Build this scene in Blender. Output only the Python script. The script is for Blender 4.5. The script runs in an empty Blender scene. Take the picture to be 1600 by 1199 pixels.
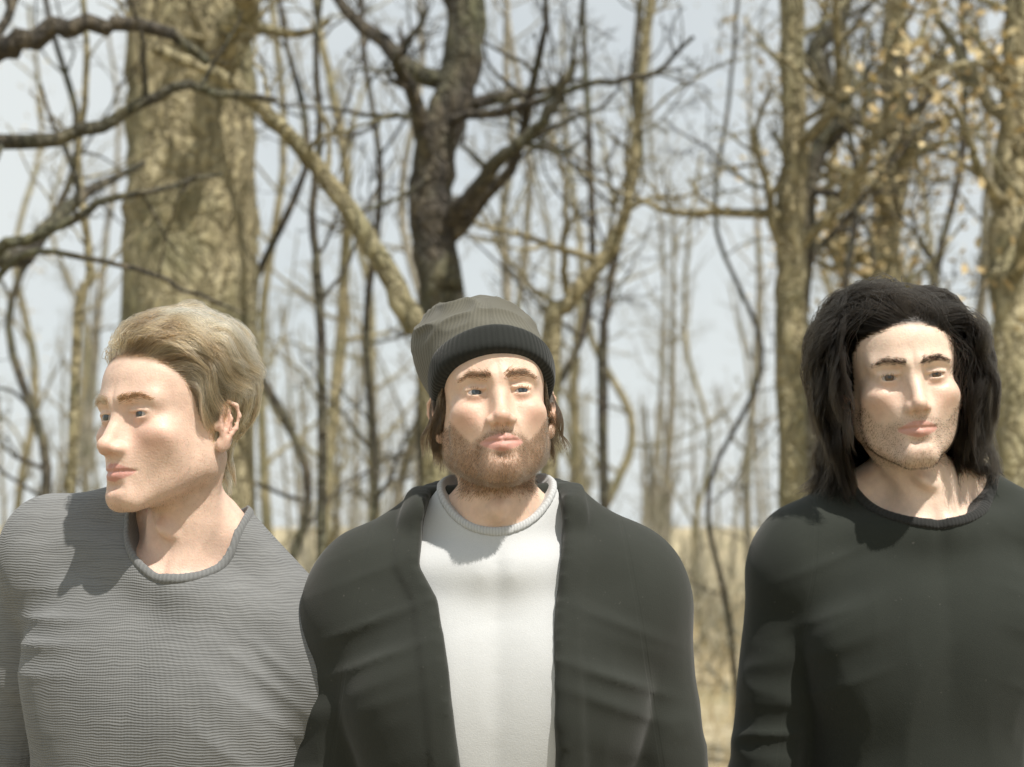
import bpy, bmesh, math, random
import numpy as np
from mathutils import Vector, Matrix

rng = np.random.default_rng(7)
random.seed(7)
R = math.radians
scene = bpy.context.scene
COL = scene.collection

# ---------------------------------------------------------------- camera
FPX = 2816.0                       # focal length in pixels of the 1600 px wide photograph
PITCH = R(4.5)
CZ = 1.475
cam_d = bpy.data.cameras.new('camera')
cam = bpy.data.objects.new('camera', cam_d)
COL.objects.link(cam)
cam.location = (0, 0, CZ)
cam.rotation_euler = (math.pi / 2 + PITCH, 0, 0)
cam_d.sensor_width = 36
cam_d.lens = 36 * FPX / 1600
cam_d.clip_start = 0.05
cam_d.clip_end = 3000
cam_d.dof.use_dof = True
cam_d.dof.focus_distance = 2.12
cam_d.dof.aperture_fstop = 5.6
scene.camera = cam

# ---------------------------------------------------------------- sky, sun, exposure
SUN_EL, SUN_AZ = R(60), R(38)      # azimuth: to the right of the line from the people to the camera
world = bpy.data.worlds.new('World')
scene.world = world
world.use_nodes = True
wn = world.node_tree
sky = wn.nodes.new('ShaderNodeTexSky')
sky.sky_type = 'NISHITA'
sky.sun_disc = False
sky.sun_elevation = SUN_EL
sky.sun_rotation = math.pi - SUN_AZ
sky.air_density = 1.0
sky.dust_density = 1.0
sky.ozone_density = 1.0
# thin bright cloud over the whole sky, uneven
tc = wn.nodes.new('ShaderNodeTexCoord')
cn_ = wn.nodes.new('ShaderNodeTexNoise')
cn_.inputs['Scale'].default_value = 2.6
cn_.inputs['Detail'].default_value = 6
wn.links.new(tc.outputs['Generated'], cn_.inputs['Vector'])
cr = wn.nodes.new('ShaderNodeValToRGB')
cr.color_ramp.elements[0].position = 0.30
cr.color_ramp.elements[0].color = (0.72, 0.72, 0.72, 1)
cr.color_ramp.elements[1].position = 0.62
cr.color_ramp.elements[1].color = (1, 1, 1, 1)
wn.links.new(cn_.outputs['Fac'], cr.inputs[0])
cm = wn.nodes.new('ShaderNodeMixRGB')
wn.links.new(cr.outputs[0], cm.inputs[0])
wn.links.new(sky.outputs[0], cm.inputs[1])
cm.inputs[2].default_value = (9.0, 9.5, 9.5, 1)
wn.links.new(cm.outputs[0], wn.nodes['Background'].inputs[0])
wn.nodes['Background'].inputs[1].default_value = 0.072
sun_d = bpy.data.lights.new('sun', 'SUN')
sun_d.energy = 4.7
sun_d.angle = R(0.6)
sun_d.color = (1.0, 0.94, 0.86)
sun = bpy.data.objects.new('sun', sun_d)
COL.objects.link(sun)
to_sun = Vector((math.sin(SUN_AZ) * math.cos(SUN_EL), -math.cos(SUN_AZ) * math.cos(SUN_EL), math.sin(SUN_EL)))
sun.rotation_euler = to_sun.to_track_quat('Z', 'Y').to_euler()
sun.location = (6, -6, 8)
vs = scene.view_settings
vs.view_transform = 'Standard'
vs.look = 'None'
vs.exposure = 0.28
vs.gamma = 1.0
scene.cycles.use_denoising = True
scene.cycles.max_bounces = 6
scene.cycles.transparent_max_bounces = 8


def at(px, py, Y):
    """world point seen at a pixel of the 1600x1199 photograph, at depth Y"""
    a, b = (px - 800) / FPX, (599.5 - py) / FPX
    d = Vector((a, math.cos(PITCH) - b * math.sin(PITCH), math.sin(PITCH) + b * math.cos(PITCH)))
    d *= Y / d.y
    return Vector((d.x, Y, CZ + d.z))


# ---------------------------------------------------------------- small helpers
def link(o, parent=None):
    COL.objects.link(o)
    if parent is not None:
        o.parent = parent
    return o


def tag(o, label=None, cat=None, group=None, kind=None):
    for k, v in (('label', label), ('category', cat), ('group', group), ('kind', kind)):
        if v:
            o[k] = v
    return o


def empty(name, loc):
    o = bpy.data.objects.new(name, None)
    o.empty_display_size = 0.1
    o.location = loc
    return link(o)


def mesh_np(name, V, Q, mat, parent=None, attrs=None, smooth=True):
    """one mesh object from an (n,3) vertex array and an (m,4) or (m,3) face array"""
    V = np.ascontiguousarray(V, np.float32)
    Q = np.ascontiguousarray(Q, np.int32)
    me = bpy.data.meshes.new(name)
    k = Q.shape[1]
    me.vertices.add(len(V)); me.vertices.foreach_set('co', V.ravel())
    me.loops.add(Q.size); me.loops.foreach_set('vertex_index', Q.ravel())
    me.polygons.add(len(Q))
    me.polygons.foreach_set('loop_start', np.arange(0, Q.size, k, dtype=np.int32))
    me.polygons.foreach_set('use_smooth', np.full(len(Q), smooth))
    me.update(calc_edges=True)
    for an, av in (attrs or {}).items():
        at_ = me.attributes.new(an, 'FLOAT' if av.ndim == 1 else 'FLOAT_VECTOR', 'POINT')
        at_.data.foreach_set('value' if av.ndim == 1 else 'vector', np.ascontiguousarray(av, np.float32).ravel())
    if mat:
        me.materials.append(mat)
    return link(bpy.data.objects.new(name, me), parent)


# ---------------------------------------------------------------- numpy noise
def _hash(i, j, k, seed):
    h = (i.astype(np.int64) * 374761393 + j.astype(np.int64) * 668265263 + k.astype(np.int64) * 2147483647 + seed * 974711) & 0xffffffff
    h = ((h ^ (h >> 13)) * 1274126177) & 0xffffffff
    return ((h ^ (h >> 16)) & 0xffff) / 65535.0


def vnoise(P, freq, seed=0):
    """value noise in 0..1 at points P (n,3)"""
    q = P * np.asarray(freq, float)
    f = np.floor(q); t = q - f
    t = t * t * (3 - 2 * t)
    i, j, k = f[:, 0], f[:, 1], f[:, 2]
    out = 0
    for a in (0, 1):
        for b in (0, 1):
            for c in (0, 1):
                w = (t[:, 0] if a else 1 - t[:, 0]) * (t[:, 1] if b else 1 - t[:, 1]) * (t[:, 2] if c else 1 - t[:, 2])
                out = out + w * _hash(i + a, j + b, k + c, seed)
    return out


def vnoise3(P, freq, seed=0):
    return np.stack([vnoise(P, freq, seed + s) for s in (0, 11, 23)], 1) * 2 - 1


def sstep(a, b, x):
    t = np.clip((x - a) / (b - a), 0, 1)
    return t * t * (3 - 2 * t)


# ---------------------------------------------------------------- distance-field modelling
def ell(c, r, rot=None):
    c = np.asarray(c, float); r = np.asarray(r, float)
    M = None if rot is None else np.array(Matrix.Rotation(R(rot[1]), 3, rot[0]).transposed()) if not isinstance(rot, list) else \
        np.array((Matrix.Rotation(R(rot[0][1]), 3, rot[0][0]) @ Matrix.Rotation(R(rot[1][1]), 3, rot[1][0])).transposed())

    def f(x, y, z):
        x, y, z = x - c[0], y - c[1], z - c[2]
        if M is not None:
            x, y, z = (M[0, 0] * x + M[0, 1] * y + M[0, 2] * z, M[1, 0] * x + M[1, 1] * y + M[1, 2] * z,
                       M[2, 0] * x + M[2, 1] * y + M[2, 2] * z)
        k0 = np.sqrt((x / r[0]) ** 2 + (y / r[1]) ** 2 + (z / r[2]) ** 2)
        k1 = np.sqrt((x / r[0] ** 2) ** 2 + (y / r[1] ** 2) ** 2 + (z / r[2] ** 2) ** 2) + 1e-9
        return k0 * (k0 - 1) / k1
    m = r.max() if M is not None else r
    return f, c - m, c + m


def cone(a, b, ra, rb):
    a = np.asarray(a, float); b = np.asarray(b, float)
    ba = b - a; L2 = ba @ ba

    def f(x, y, z):
        px, py, pz = x - a[0], y - a[1], z - a[2]
        h = np.clip((px * ba[0] + py * ba[1] + pz * ba[2]) / L2, 0, 1)
        return np.sqrt((px - ba[0] * h) ** 2 + (py - ba[1] * h) ** 2 + (pz - ba[2] * h) ** 2) - (ra + (rb - ra) * h)
    m = max(ra, rb)
    return f, np.minimum(a, b) - m, np.maximum(a, b) + m


def smin(a, b, k):
    h = np.maximum(k - np.abs(a - b), 0) / k
    return np.minimum(a, b) - h * h * k * 0.25


class Field:
    def __init__(s, xs, ys, zs):
        s.ax = [np.asarray(v, float) for v in (xs, ys, zs)]
        s.F = np.full((len(xs), len(ys), len(zs)), 0.5)

    def _sub(s, lo, hi, m):
        sl = []
        for d in range(3):
            i0 = max(np.searchsorted(s.ax[d], lo[d] - m) - 1, 0)
            i1 = min(np.searchsorted(s.ax[d], hi[d] + m) + 1, len(s.ax[d]))
            sl.append(slice(i0, max(i1, i0)))
        g = (s.ax[0][sl[0]][:, None, None], s.ax[1][sl[1]][None, :, None], s.ax[2][sl[2]][None, None, :])
        return tuple(sl), g

    def add(s, prim, k=0.01, infl=0.0):
        f, lo, hi = prim
        sl, g = s._sub(lo, hi, k + infl + 0.03)
        s.F[sl] = smin(s.F[sl], f(*g) - infl, max(k, 1e-5))

    def cut(s, prim, k=0.004):
        f, lo, hi = prim
        sl, g = s._sub(lo, hi, k + 0.02)
        s.F[sl] = -smin(-s.F[sl], f(*g), max(k, 1e-5))

    def clip(s, fn, k=0.003):
        """keep only where fn(x,y,z) < 0"""
        g = (s.ax[0][:, None, None], s.ax[1][None, :, None], s.ax[2][None, None, :])
        s.F = -smin(-s.F, -(fn(*g) + 0 * s.F), k)

    def mirrored(s):
        xs = np.concatenate([-s.ax[0][:0:-1], s.ax[0]])
        return np.concatenate([s.F[:0:-1], s.F], 0), xs, s.ax[1], s.ax[2]


def nets(F, xs, ys, zs, relax=1):
    """surface nets on a rectilinear grid -> vertices, quads"""
    ax = (xs, ys, zs)
    ins = F < 0
    c8 = [ins[a:F.shape[0] - 1 + a, b:F.shape[1] - 1 + b, c:F.shape[2] - 1 + c] for a in (0, 1) for b in (0, 1) for c in (0, 1)]
    s = sum(c.astype(np.int8) for c in c8)
    I = np.argwhere((s > 0) & (s < 8))
    idx = np.full(s.shape, -1, np.int64)
    idx[I[:, 0], I[:, 1], I[:, 2]] = np.arange(len(I))
    acc = np.zeros((len(I), 3)); cnt = np.zeros(len(I))
    corners = [(a, b, c) for a in (0, 1) for b in (0, 1) for c in (0, 1)]
    for p in corners:
        for d in range(3):
            if p[d]:
                continue
            q = list(p); q[d] = 1
            f0 = F[I[:, 0] + p[0], I[:, 1] + p[1], I[:, 2] + p[2]]
            f1 = F[I[:, 0] + q[0], I[:, 1] + q[1], I[:, 2] + q[2]]
            m = (f0 < 0) != (f1 < 0)
            t = f0[m] / (f0[m] - f1[m])
            for e in range(3):
                lo = ax[e][I[m, e] + p[e]]
                acc[m, e] += lo + ((ax[e][I[m, e] + 1] - lo) * t if e == d else 0)
            cnt[m] += 1
    V = acc / cnt[:, None]
    Q = []
    for d in range(3):
        e, g = [(1, 2), (2, 0), (0, 1)][d]
        n = [F.shape[0], F.shape[1], F.shape[2]]
        sl0 = [slice(None)] * 3; sl1 = [slice(None)] * 3
        sl0[d] = slice(0, n[d] - 1); sl1[d] = slice(1, n[d])
        ch = ins[tuple(sl0)] != ins[tuple(sl1)]
        E = np.argwhere(ch)
        E = E[(E[:, e] > 0) & (E[:, e] < n[e] - 1) & (E[:, g] > 0) & (E[:, g] < n[g] - 1)]
        o = np.zeros((4, 3), int)
        o[1, e] = -1; o[2, e] = -1; o[2, g] = -1; o[3, g] = -1
        quad = np.stack([idx[tuple((E + o[t]).T)] for t in range(4)], 1)
        fl = ins[tuple(E.T)]
        quad[~fl] = quad[~fl][:, ::-1]
        Q.append(quad)
    Q = np.concatenate(Q)
    for _ in range(relax):
        V = laplace(V, Q, 0.5)
    return V, Q


def laplace(V, Q, w):
    a = np.zeros_like(V); c = np.zeros(len(V))
    for i in range(4):
        j = (i + 1) % 4
        for d in range(3):
            a[:, d] += np.bincount(Q[:, i], V[Q[:, j], d], len(V)) + np.bincount(Q[:, j], V[Q[:, i], d], len(V))
        c += np.bincount(Q[:, i], minlength=len(V)) + np.bincount(Q[:, j], minlength=len(V))
    return V + w * (a / np.maximum(c, 1)[:, None] - V)


def vnormals(V, Q):
    n = np.cross(V[Q[:, 2]] - V[Q[:, 0]], V[Q[:, 3]] - V[Q[:, 1]])
    N = np.zeros_like(V)
    for i in range(4):
        for d in range(3):
            N[:, d] += np.bincount(Q[:, i], n[:, d], len(V))
    return N / (np.linalg.norm(N, axis=1, keepdims=True) + 1e-12)


def axis(*segs):
    """axis((a, b, step), ...) -> monotone grid coordinates"""
    out = []
    for a, b, st in segs:
        n = max(int(round((b - a) / st)), 1)
        out.append(np.linspace(a, b, n, endpoint=False))
    return np.concatenate(out + [[segs[-1][1]]])


# ---------------------------------------------------------------- materials
class NT:
    def __init__(s, name):
        s.m = bpy.data.materials.new(name)
        s.m.use_nodes = True
        s.t = s.m.node_tree
        s.b = s.t.nodes['Principled BSDF']

    def n(s, typ, **kw):
        nd = s.t.nodes.new('ShaderNode' + typ)
        for k, v in kw.items():
            if k.startswith('i_'):
                key = k[2:]
                nd.inputs[int(key) if key.isdigit() else key.replace('_', ' ')].default_value = v
            else:
                setattr(nd, k, v)
        return nd

    def l(s, a, b):
        s.t.links.new(a, b)

    def ramp(s, fac, stops):
        r = s.n('ValToRGB')
        el = r.color_ramp.elements
        while len(el) < len(stops):
            el.new(0.5)
        for e, (p, c) in zip(el, stops):
            e.position = p
            e.color = (*c, 1) if len(c) == 3 else c
        s.l(fac, r.inputs[0])
        return r.outputs[0]

    def noise(s, vec, scale, detail=4, rough=0.55):
        nd = s.n('TexNoise', i_Scale=scale, i_Detail=detail, i_Roughness=rough)
        if vec is not None:
            s.l(vec, nd.inputs['Vector'])
        return nd.outputs['Fac']

    def mix(s, fac, a, b, typ='MIX'):
        nd = s.n('MixRGB', blend_type=typ)
        for i, v in enumerate((fac, a, b)):
            if isinstance(v, (int, float)):
                nd.inputs[i].default_value = v
            elif isinstance(v, tuple):
                nd.inputs[i].default_value = (*v, 1)
            else:
                s.l(v, nd.inputs[i])
        return nd.outputs[0]

    def math(s, op, a, b=0.0):
        nd = s.n('Math', operation=op)
        for i, v in enumerate((a, b)):
            if isinstance(v, (int, float)):
                nd.inputs[i].default_value = v
            else:
                s.l(v, nd.inputs[i])
        return nd.outputs[0]

    def attr(s, name):
        return s.n('Attribute', attribute_name=name).outputs['Fac']

    def obj(s):
        return s.n('TexCoord').outputs['Object']

    def scaled(s, vec, sc):
        nd = s.n('Mapping')
        nd.inputs['Scale'].default_value = sc
        s.l(vec, nd.inputs['Vector'])
        return nd.outputs[0]

    def bump(s, h, strength, dist):
        nd = s.n('Bump', i_Strength=strength, i_Distance=dist)
        s.l(h, nd.inputs['Height'])
        s.l(nd.outputs[0], s.b.inputs['Normal'])
        return nd


def skin_mat(name, base, flush, lip, beard_col, beard_amt, scalp_col):
    m = NT(name)
    v = m.obj()
    c = m.mix(m.ramp(m.noise(v, 55, 6, 0.65), [(0.3, (0,) * 3), (0.7, (1,) * 3)]), tuple(x * 0.86 for x in base), tuple(min(x * 1.10, 1) for x in base))
    c = m.mix(m.math('MULTIPLY', m.ramp(m.noise(v, 14, 3), [(0.4, (0, 0, 0)), (0.7, (1, 1, 1))]), 0.12), c, flush)
    c = m.mix(m.math('MULTIPLY', m.attr('flush'), 0.72), c, flush)
    c = m.mix(m.math('MULTIPLY', m.attr('beard'), beard_amt), c, beard_col)
    c = m.mix(m.math('MULTIPLY', m.attr('lips'), 0.75), c, lip)
    c = m.mix(m.math('MULTIPLY', m.attr('scalp'), 1.0), c, scalp_col)
    spots = m.ramp(m.noise(v, 210, 2), [(0.68, (0, 0, 0)), (0.74, (1, 1, 1))])
    c = m.mix(m.math('MULTIPLY', spots, 0.16), c, tuple(x * 0.55 for x in base))
    m.l(c, m.b.inputs['Base Color'])
    m.l(m.ramp(m.noise(v, 30, 3), [(0.35, (0.40,) * 3), (0.65, (0.56,) * 3)]), m.b.inputs['Roughness'])
    m.b.inputs['Specular IOR Level'].default_value = 0.38
    m.b.inputs['Subsurface Weight'].default_value = 0.25
    m.b.inputs['Subsurface Radius'].default_value = (1.0, 0.35, 0.2)
    m.b.inputs['Subsurface Scale'].default_value = 0.006
    h = m.math('ADD', m.noise(v, 420, 3), m.math('MULTIPLY', m.noise(v, 110, 3), 0.8))
    m.bump(h, 0.35, 0.0014)
    return m.m


def hair_mat(name, col, rough=0.35, var=0.35, ior=1.5, dark=None, light=None):
    """dark / light: colours of whole locks, mixed by an uneven pattern through the hair"""
    m = NT(name)
    m.t.nodes.remove(m.b)
    h = m.n('BsdfHairPrincipled', parametrization='COLOR')
    info = m.n('HairInfo')
    if dark:
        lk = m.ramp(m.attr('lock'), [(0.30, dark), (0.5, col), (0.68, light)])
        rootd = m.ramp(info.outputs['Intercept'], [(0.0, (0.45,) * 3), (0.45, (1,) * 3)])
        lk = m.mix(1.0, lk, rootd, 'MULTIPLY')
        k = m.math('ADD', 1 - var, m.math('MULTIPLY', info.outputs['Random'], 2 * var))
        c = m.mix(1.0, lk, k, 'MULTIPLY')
    else:
        c = m.mix(info.outputs['Random'], tuple(x * (1 - var) for x in col), tuple(min(1, x * (1 + var)) for x in col))
    m.l(c, h.inputs['Color'])
    h.inputs['Roughness'].default_value = rough
    h.inputs['Radial Roughness'].default_value = 0.4
    h.inputs['IOR'].default_value = ior
    m.l(h.outputs[0], m.t.nodes['Material Output'].inputs['Surface'])
    return m.m


def cloth_mat(name, col, kind='jersey', var=0.12, rough=0.9, rows=250.0):
    m = NT(name)
    v = m.obj()
    c = m.mix(m.noise(v, 9, 4), tuple(x * (1 - var) for x in col), tuple(min(1, x * (1 + var)) for x in col))
    fuzz = m.noise(v, 900, 2)
    c = m.mix(m.math('MULTIPLY', fuzz, 0.5), c, tuple(x * 0.6 for x in col))
    sep = m.n('SeparateXYZ'); m.l(v, sep.inputs[0])
    if kind == 'knit':
        wob = m.math('MULTIPLY', m.noise(v, 14, 3), 0.016)
        zz = m.math('ADD', sep.outputs[2], wob)
        row = m.math('SINE', m.math('MULTIPLY', zz, rows * 2 * math.pi / 2))
        row = m.math('MULTIPLY', m.math('ADD', row, 1.0), 0.5)
        ang = m.math('ARCTAN2', sep.outputs[0], sep.outputs[1])
        st = m.math('SINE', m.math('MULTIPLY', ang, 150.0))
        st = m.math('MULTIPLY', m.math('ADD', st, 1.0), 0.5)
        blot = m.noise(m.scaled(v, (3, 3, 40)), 6, 3)
        h = m.math('ADD', m.math('MULTIPLY', row, 1.0), m.math('MULTIPLY', st, 0.45))
        h = m.math('ADD', h, m.math('MULTIPLY', m.noise(v, 350, 3), 0.7))
        dark = m.math('MULTIPLY', m.math('SUBTRACT', 1.0, row), m.ramp(blot, [(0.35, (0.15,) * 3), (0.65, (0.75,) * 3)]))
        c = m.mix(dark, c, tuple(x * 0.45 for x in col))
        m.bump(h, 0.45, 0.0014)
    elif kind == 'rib':
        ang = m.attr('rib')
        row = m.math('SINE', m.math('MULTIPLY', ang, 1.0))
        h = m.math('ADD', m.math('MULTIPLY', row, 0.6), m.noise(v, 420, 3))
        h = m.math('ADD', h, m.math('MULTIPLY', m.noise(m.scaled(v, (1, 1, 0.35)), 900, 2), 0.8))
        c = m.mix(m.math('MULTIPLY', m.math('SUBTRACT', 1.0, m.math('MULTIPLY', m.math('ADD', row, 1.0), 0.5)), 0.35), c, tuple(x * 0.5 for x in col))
        m.bump(h, 0.35, 0.0010)
    else:
        h = m.math('ADD', m.noise(v, 700, 2), m.math('MULTIPLY', m.noise(v, 45, 4), 1.2))
        ax_ = m.math('ABSOLUTE', sep.outputs[0])
        seam = m.math('ABSOLUTE', m.math('SUBTRACT', m.math('ADD', ax_, m.math('MULTIPLY', sep.outputs[2], 0.16)), 0.158 + 0.16 * 1.38))
        sm_ = m.ramp(m.math('MULTIPLY', seam, 100.0), [(0.0, (0,) * 3), (0.18, (0,) * 3), (0.32, (1,) * 3)])
        h = m.math('ADD', h, m.math('MULTIPLY', sm_, 2.2))
        lint = m.ramp(m.noise(v, 160, 2), [(0.72, (0,) * 3), (0.78, (1,) * 3)])
        c = m.mix(m.math('MULTIPLY', lint, 0.10), c, (0.35, 0.33, 0.30))
        m.bump(h, 0.16, 0.002)
    m.l(c, m.b.inputs['Base Color'])
    m.b.inputs['Roughness'].default_value = rough
    m.b.inputs['Specular IOR Level'].default_value = 0.2
    m.b.inputs['Sheen Weight'].default_value = 0.12
    m.b.inputs['Sheen Roughness'].default_value = 0.5
    return m.m


def bark_mat(name, a, b, c, sx=(14, 14, 2.5)):
    m = NT(name)
    v = m.scaled(m.obj(), sx)
    n1 = m.noise(v, 1.6, 7, 0.62)
    n2 = m.noise(m.obj(), 2.2, 4)
    col = m.ramp(n1, [(0.28, a), (0.5, b), (0.72, c)])
    col = m.mix(m.ramp(n2, [(0.45, (0, 0, 0)), (0.65, (0.55,) * 3)]), col, (0.16, 0.17, 0.09))
    wob = m.n('VectorMath', operation='ADD')
    nz = m.n('TexNoise', i_Scale=6.0, i_Detail=4.0)
    m.l(m.obj(), nz.inputs['Vector'])
    sc_ = m.n('VectorMath', operation='SCALE'); sc_.inputs['Scale'].default_value = 0.25
    m.l(nz.outputs['Color'], sc_.inputs[0])
    m.l(m.obj(), wob.inputs[0]); m.l(sc_.outputs[0], wob.inputs[1])
    vo = m.n('TexVoronoi', feature='DISTANCE_TO_EDGE', i_Scale=1.0)
    m.l(m.scaled(wob.outputs[0], (17, 17, 3.6)), vo.inputs['Vector'])
    crack = m.ramp(vo.outputs['Distance'], [(0.0, (1,) * 3), (0.10, (0.45,) * 3), (0.30, (0,) * 3)])
    col = m.mix(m.math('MULTIPLY', m.math('MULTIPLY', crack, m.noise(m.obj(), 5, 3)), 0.8), col, a)
    m.l(col, m.b.inputs['Base Color'])
    m.b.inputs['Roughness'].default_value = 0.92
    m.bump(m.math('SUBTRACT', n1, m.math('MULTIPLY', crack, 0.8)), 1.0, 0.035)
    return m.m


M_BARK = bark_mat('bark_tan', (0.13, 0.11, 0.06), (0.36, 0.31, 0.18), (0.56, 0.50, 0.33))
M_BARKD = bark_mat('bark_dark', (0.028, 0.025, 0.022), (0.085, 0.073, 0.055), (0.20, 0.165, 0.11))
M_BARKG = bark_mat('bark_grey', (0.16, 0.145, 0.11), (0.36, 0.33, 0.26), (0.55, 0.51, 0.42))
M_BRUSH = bark_mat('brush_pale', (0.30, 0.27, 0.19), (0.50, 0.46, 0.34), (0.66, 0.62, 0.50))

# ---------------------------------------------------------------- ground
def build_ground():
    n = 150
    g = np.sign(np.linspace(-1, 1, n)) * np.abs(np.linspace(-1, 1, n)) ** 2.2
    X, Y = np.meshgrid(g * 900, g * 900 + 8, indexing='ij')
    P = np.stack([X.ravel(), Y.ravel(), np.zeros(X.size)], 1)
    far = sstep(6, 60, np.hypot(P[:, 0], P[:, 1] - 2))
    P[:, 2] = far * ((vnoise(P, (0.03, 0.03, 1), 3) - 0.5) * 1.6 + (vnoise(P, (0.11, 0.11, 1), 5) - 0.5) * 0.5)
    P[:, 2] += (vnoise(P, (1.3, 1.3, 1), 9) - 0.5) * 0.05 - 0.02
    i = np.arange(n * n).reshape(n, n)
    Q = np.stack([i[:-1, :-1], i[1:, :-1], i[1:, 1:], i[:-1, 1:]], -1).reshape(-1, 4)
    m = NT('leaf_litter')
    v = m.obj()
    c = m.ramp(m.noise(v, 6, 8, 0.7), [(0.3, (0.20, 0.16, 0.095)), (0.5, (0.42, 0.35, 0.22)), (0.7, (0.60, 0.53, 0.37))])
    c = m.mix(m.ramp(m.noise(v, 0.35, 4), [(0.45, (0, 0, 0)), (0.65, (0.4,) * 3)]), c, (0.20, 0.20, 0.09))
    m.l(c, m.b.inputs['Base Color'])
    m.b.inputs['Roughness'].default_value = 0.95
    m.bump(m.noise(v, 9, 8, 0.7), 1.0, 0.06)
    o = mesh_np('ground', P, Q, m.m)
    tag(o, 'dry tan leaf litter and winter grass of the woodland floor', 'ground', kind='structure')


build_ground()

# ---------------------------------------------------------------- trees
def tube(pts, rad, sides=8, cap=True):
    """tapered tube along a polyline -> V, Q (quads, ends pinched)"""
    P = np.asarray(pts, float); r = np.asarray(rad, float)
    T = np.gradient(P, axis=0); T /= np.linalg.norm(T, axis=1, keepdims=True) + 1e-9
    ref = np.array([0.0, 1.0, 0.0]) if abs(T[0, 1]) < 0.9 else np.array([1.0, 0, 0])
    A = np.cross(T, ref); A /= np.linalg.norm(A, axis=1, keepdims=True) + 1e-9
    B = np.cross(T, A)
    th = np.linspace(0, 2 * np.pi, sides, endpoint=False)
    ring = P[:, None] + r[:, None, None] * (np.cos(th)[None, :, None] * A[:, None] + np.sin(th)[None, :, None] * B[:, None])
    n = len(P)
    i = np.arange(n * sides).reshape(n, sides)
    j = np.roll(i, -1, 1)
    Q = np.stack([i[:-1], j[:-1], j[1:], i[1:]], -1).reshape(-1, 4)
    return ring.reshape(-1, 3), Q


def join(parts):
    Vs, Qs, o = [], [], 0
    for V, Q in parts:
        Vs.append(V); Qs.append(Q + o); o += len(V)
    return np.concatenate(Vs), np.concatenate(Qs)


def spline(ctrl, n):
    C = np.asarray(ctrl, float)
    C = np.vstack([2 * C[0] - C[1], C, 2 * C[-1] - C[-2]])
    out = []
    m = len(C) - 3
    for t in np.linspace(0, m - 1e-6, n):
        i = int(t); f = t - i
        p0, p1, p2, p3 = C[i:i + 4]
        out.append(0.5 * (2 * p1 + (p2 - p0) * f + (2 * p0 - 5 * p1 + 4 * p2 - p3) * f * f + (3 * p1 - p0 - 3 * p2 + p3) * f ** 3))
    return np.array(out)


def wander(p, d, L, r0, r1, n, rs, curl=0.25, up=0.1):
    pts = [np.array(p, float)]
    d = np.array(d, float); d /= np.linalg.norm(d)
    for _ in range(n):
        d = d + rs.normal(0, curl, 3) + np.array([0, 0, up])
        d /= np.linalg.norm(d)
        pts.append(pts[-1] + d * L / n)
    return np.array(pts), np.linspace(r0, r1, n + 1)


def twigs(pts, rad, rs, depth, parts, density=1.0, spread=0.9, lenf=0.55):
    """side shoots along a polyline, recursively"""
    L = np.linalg.norm(np.diff(pts, axis=0), axis=1).sum()
    k = max(int(rs.poisson(density * (3 + 2.0 * L))), 1)
    for _ in range(k):
        f = rs.uniform(0.2, 0.98)
        i = min(int(f * (len(pts) - 1)), len(pts) - 2)
        q = pts[i] + (pts[i + 1] - pts[i]) * (f * (len(pts) - 1) - i)
        t = pts[i + 1] - pts[i]; t /= np.linalg.norm(t) + 1e-9
        s = rs.normal(0, 1, 3); s -= t * (s @ t); s /= np.linalg.norm(s) + 1e-9
        d = t * rs.uniform(0.3, 0.8) + s * spread
        r = max(rad[i] * rs.uniform(0.35, 0.6), 0.0025)
        l = L * lenf * rs.uniform(0.45, 1.0) * (1.1 - 0.6 * f)
        P2, R2 = wander(q, d, l, r, max(r * 0.3, 0.0018), 6, rs, 0.22, 0.06)
        parts.append(tube(P2, R2, 4))
        if depth > 1:
            twigs(P2, R2, rs, depth - 1, parts, density, spread, lenf)


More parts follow.
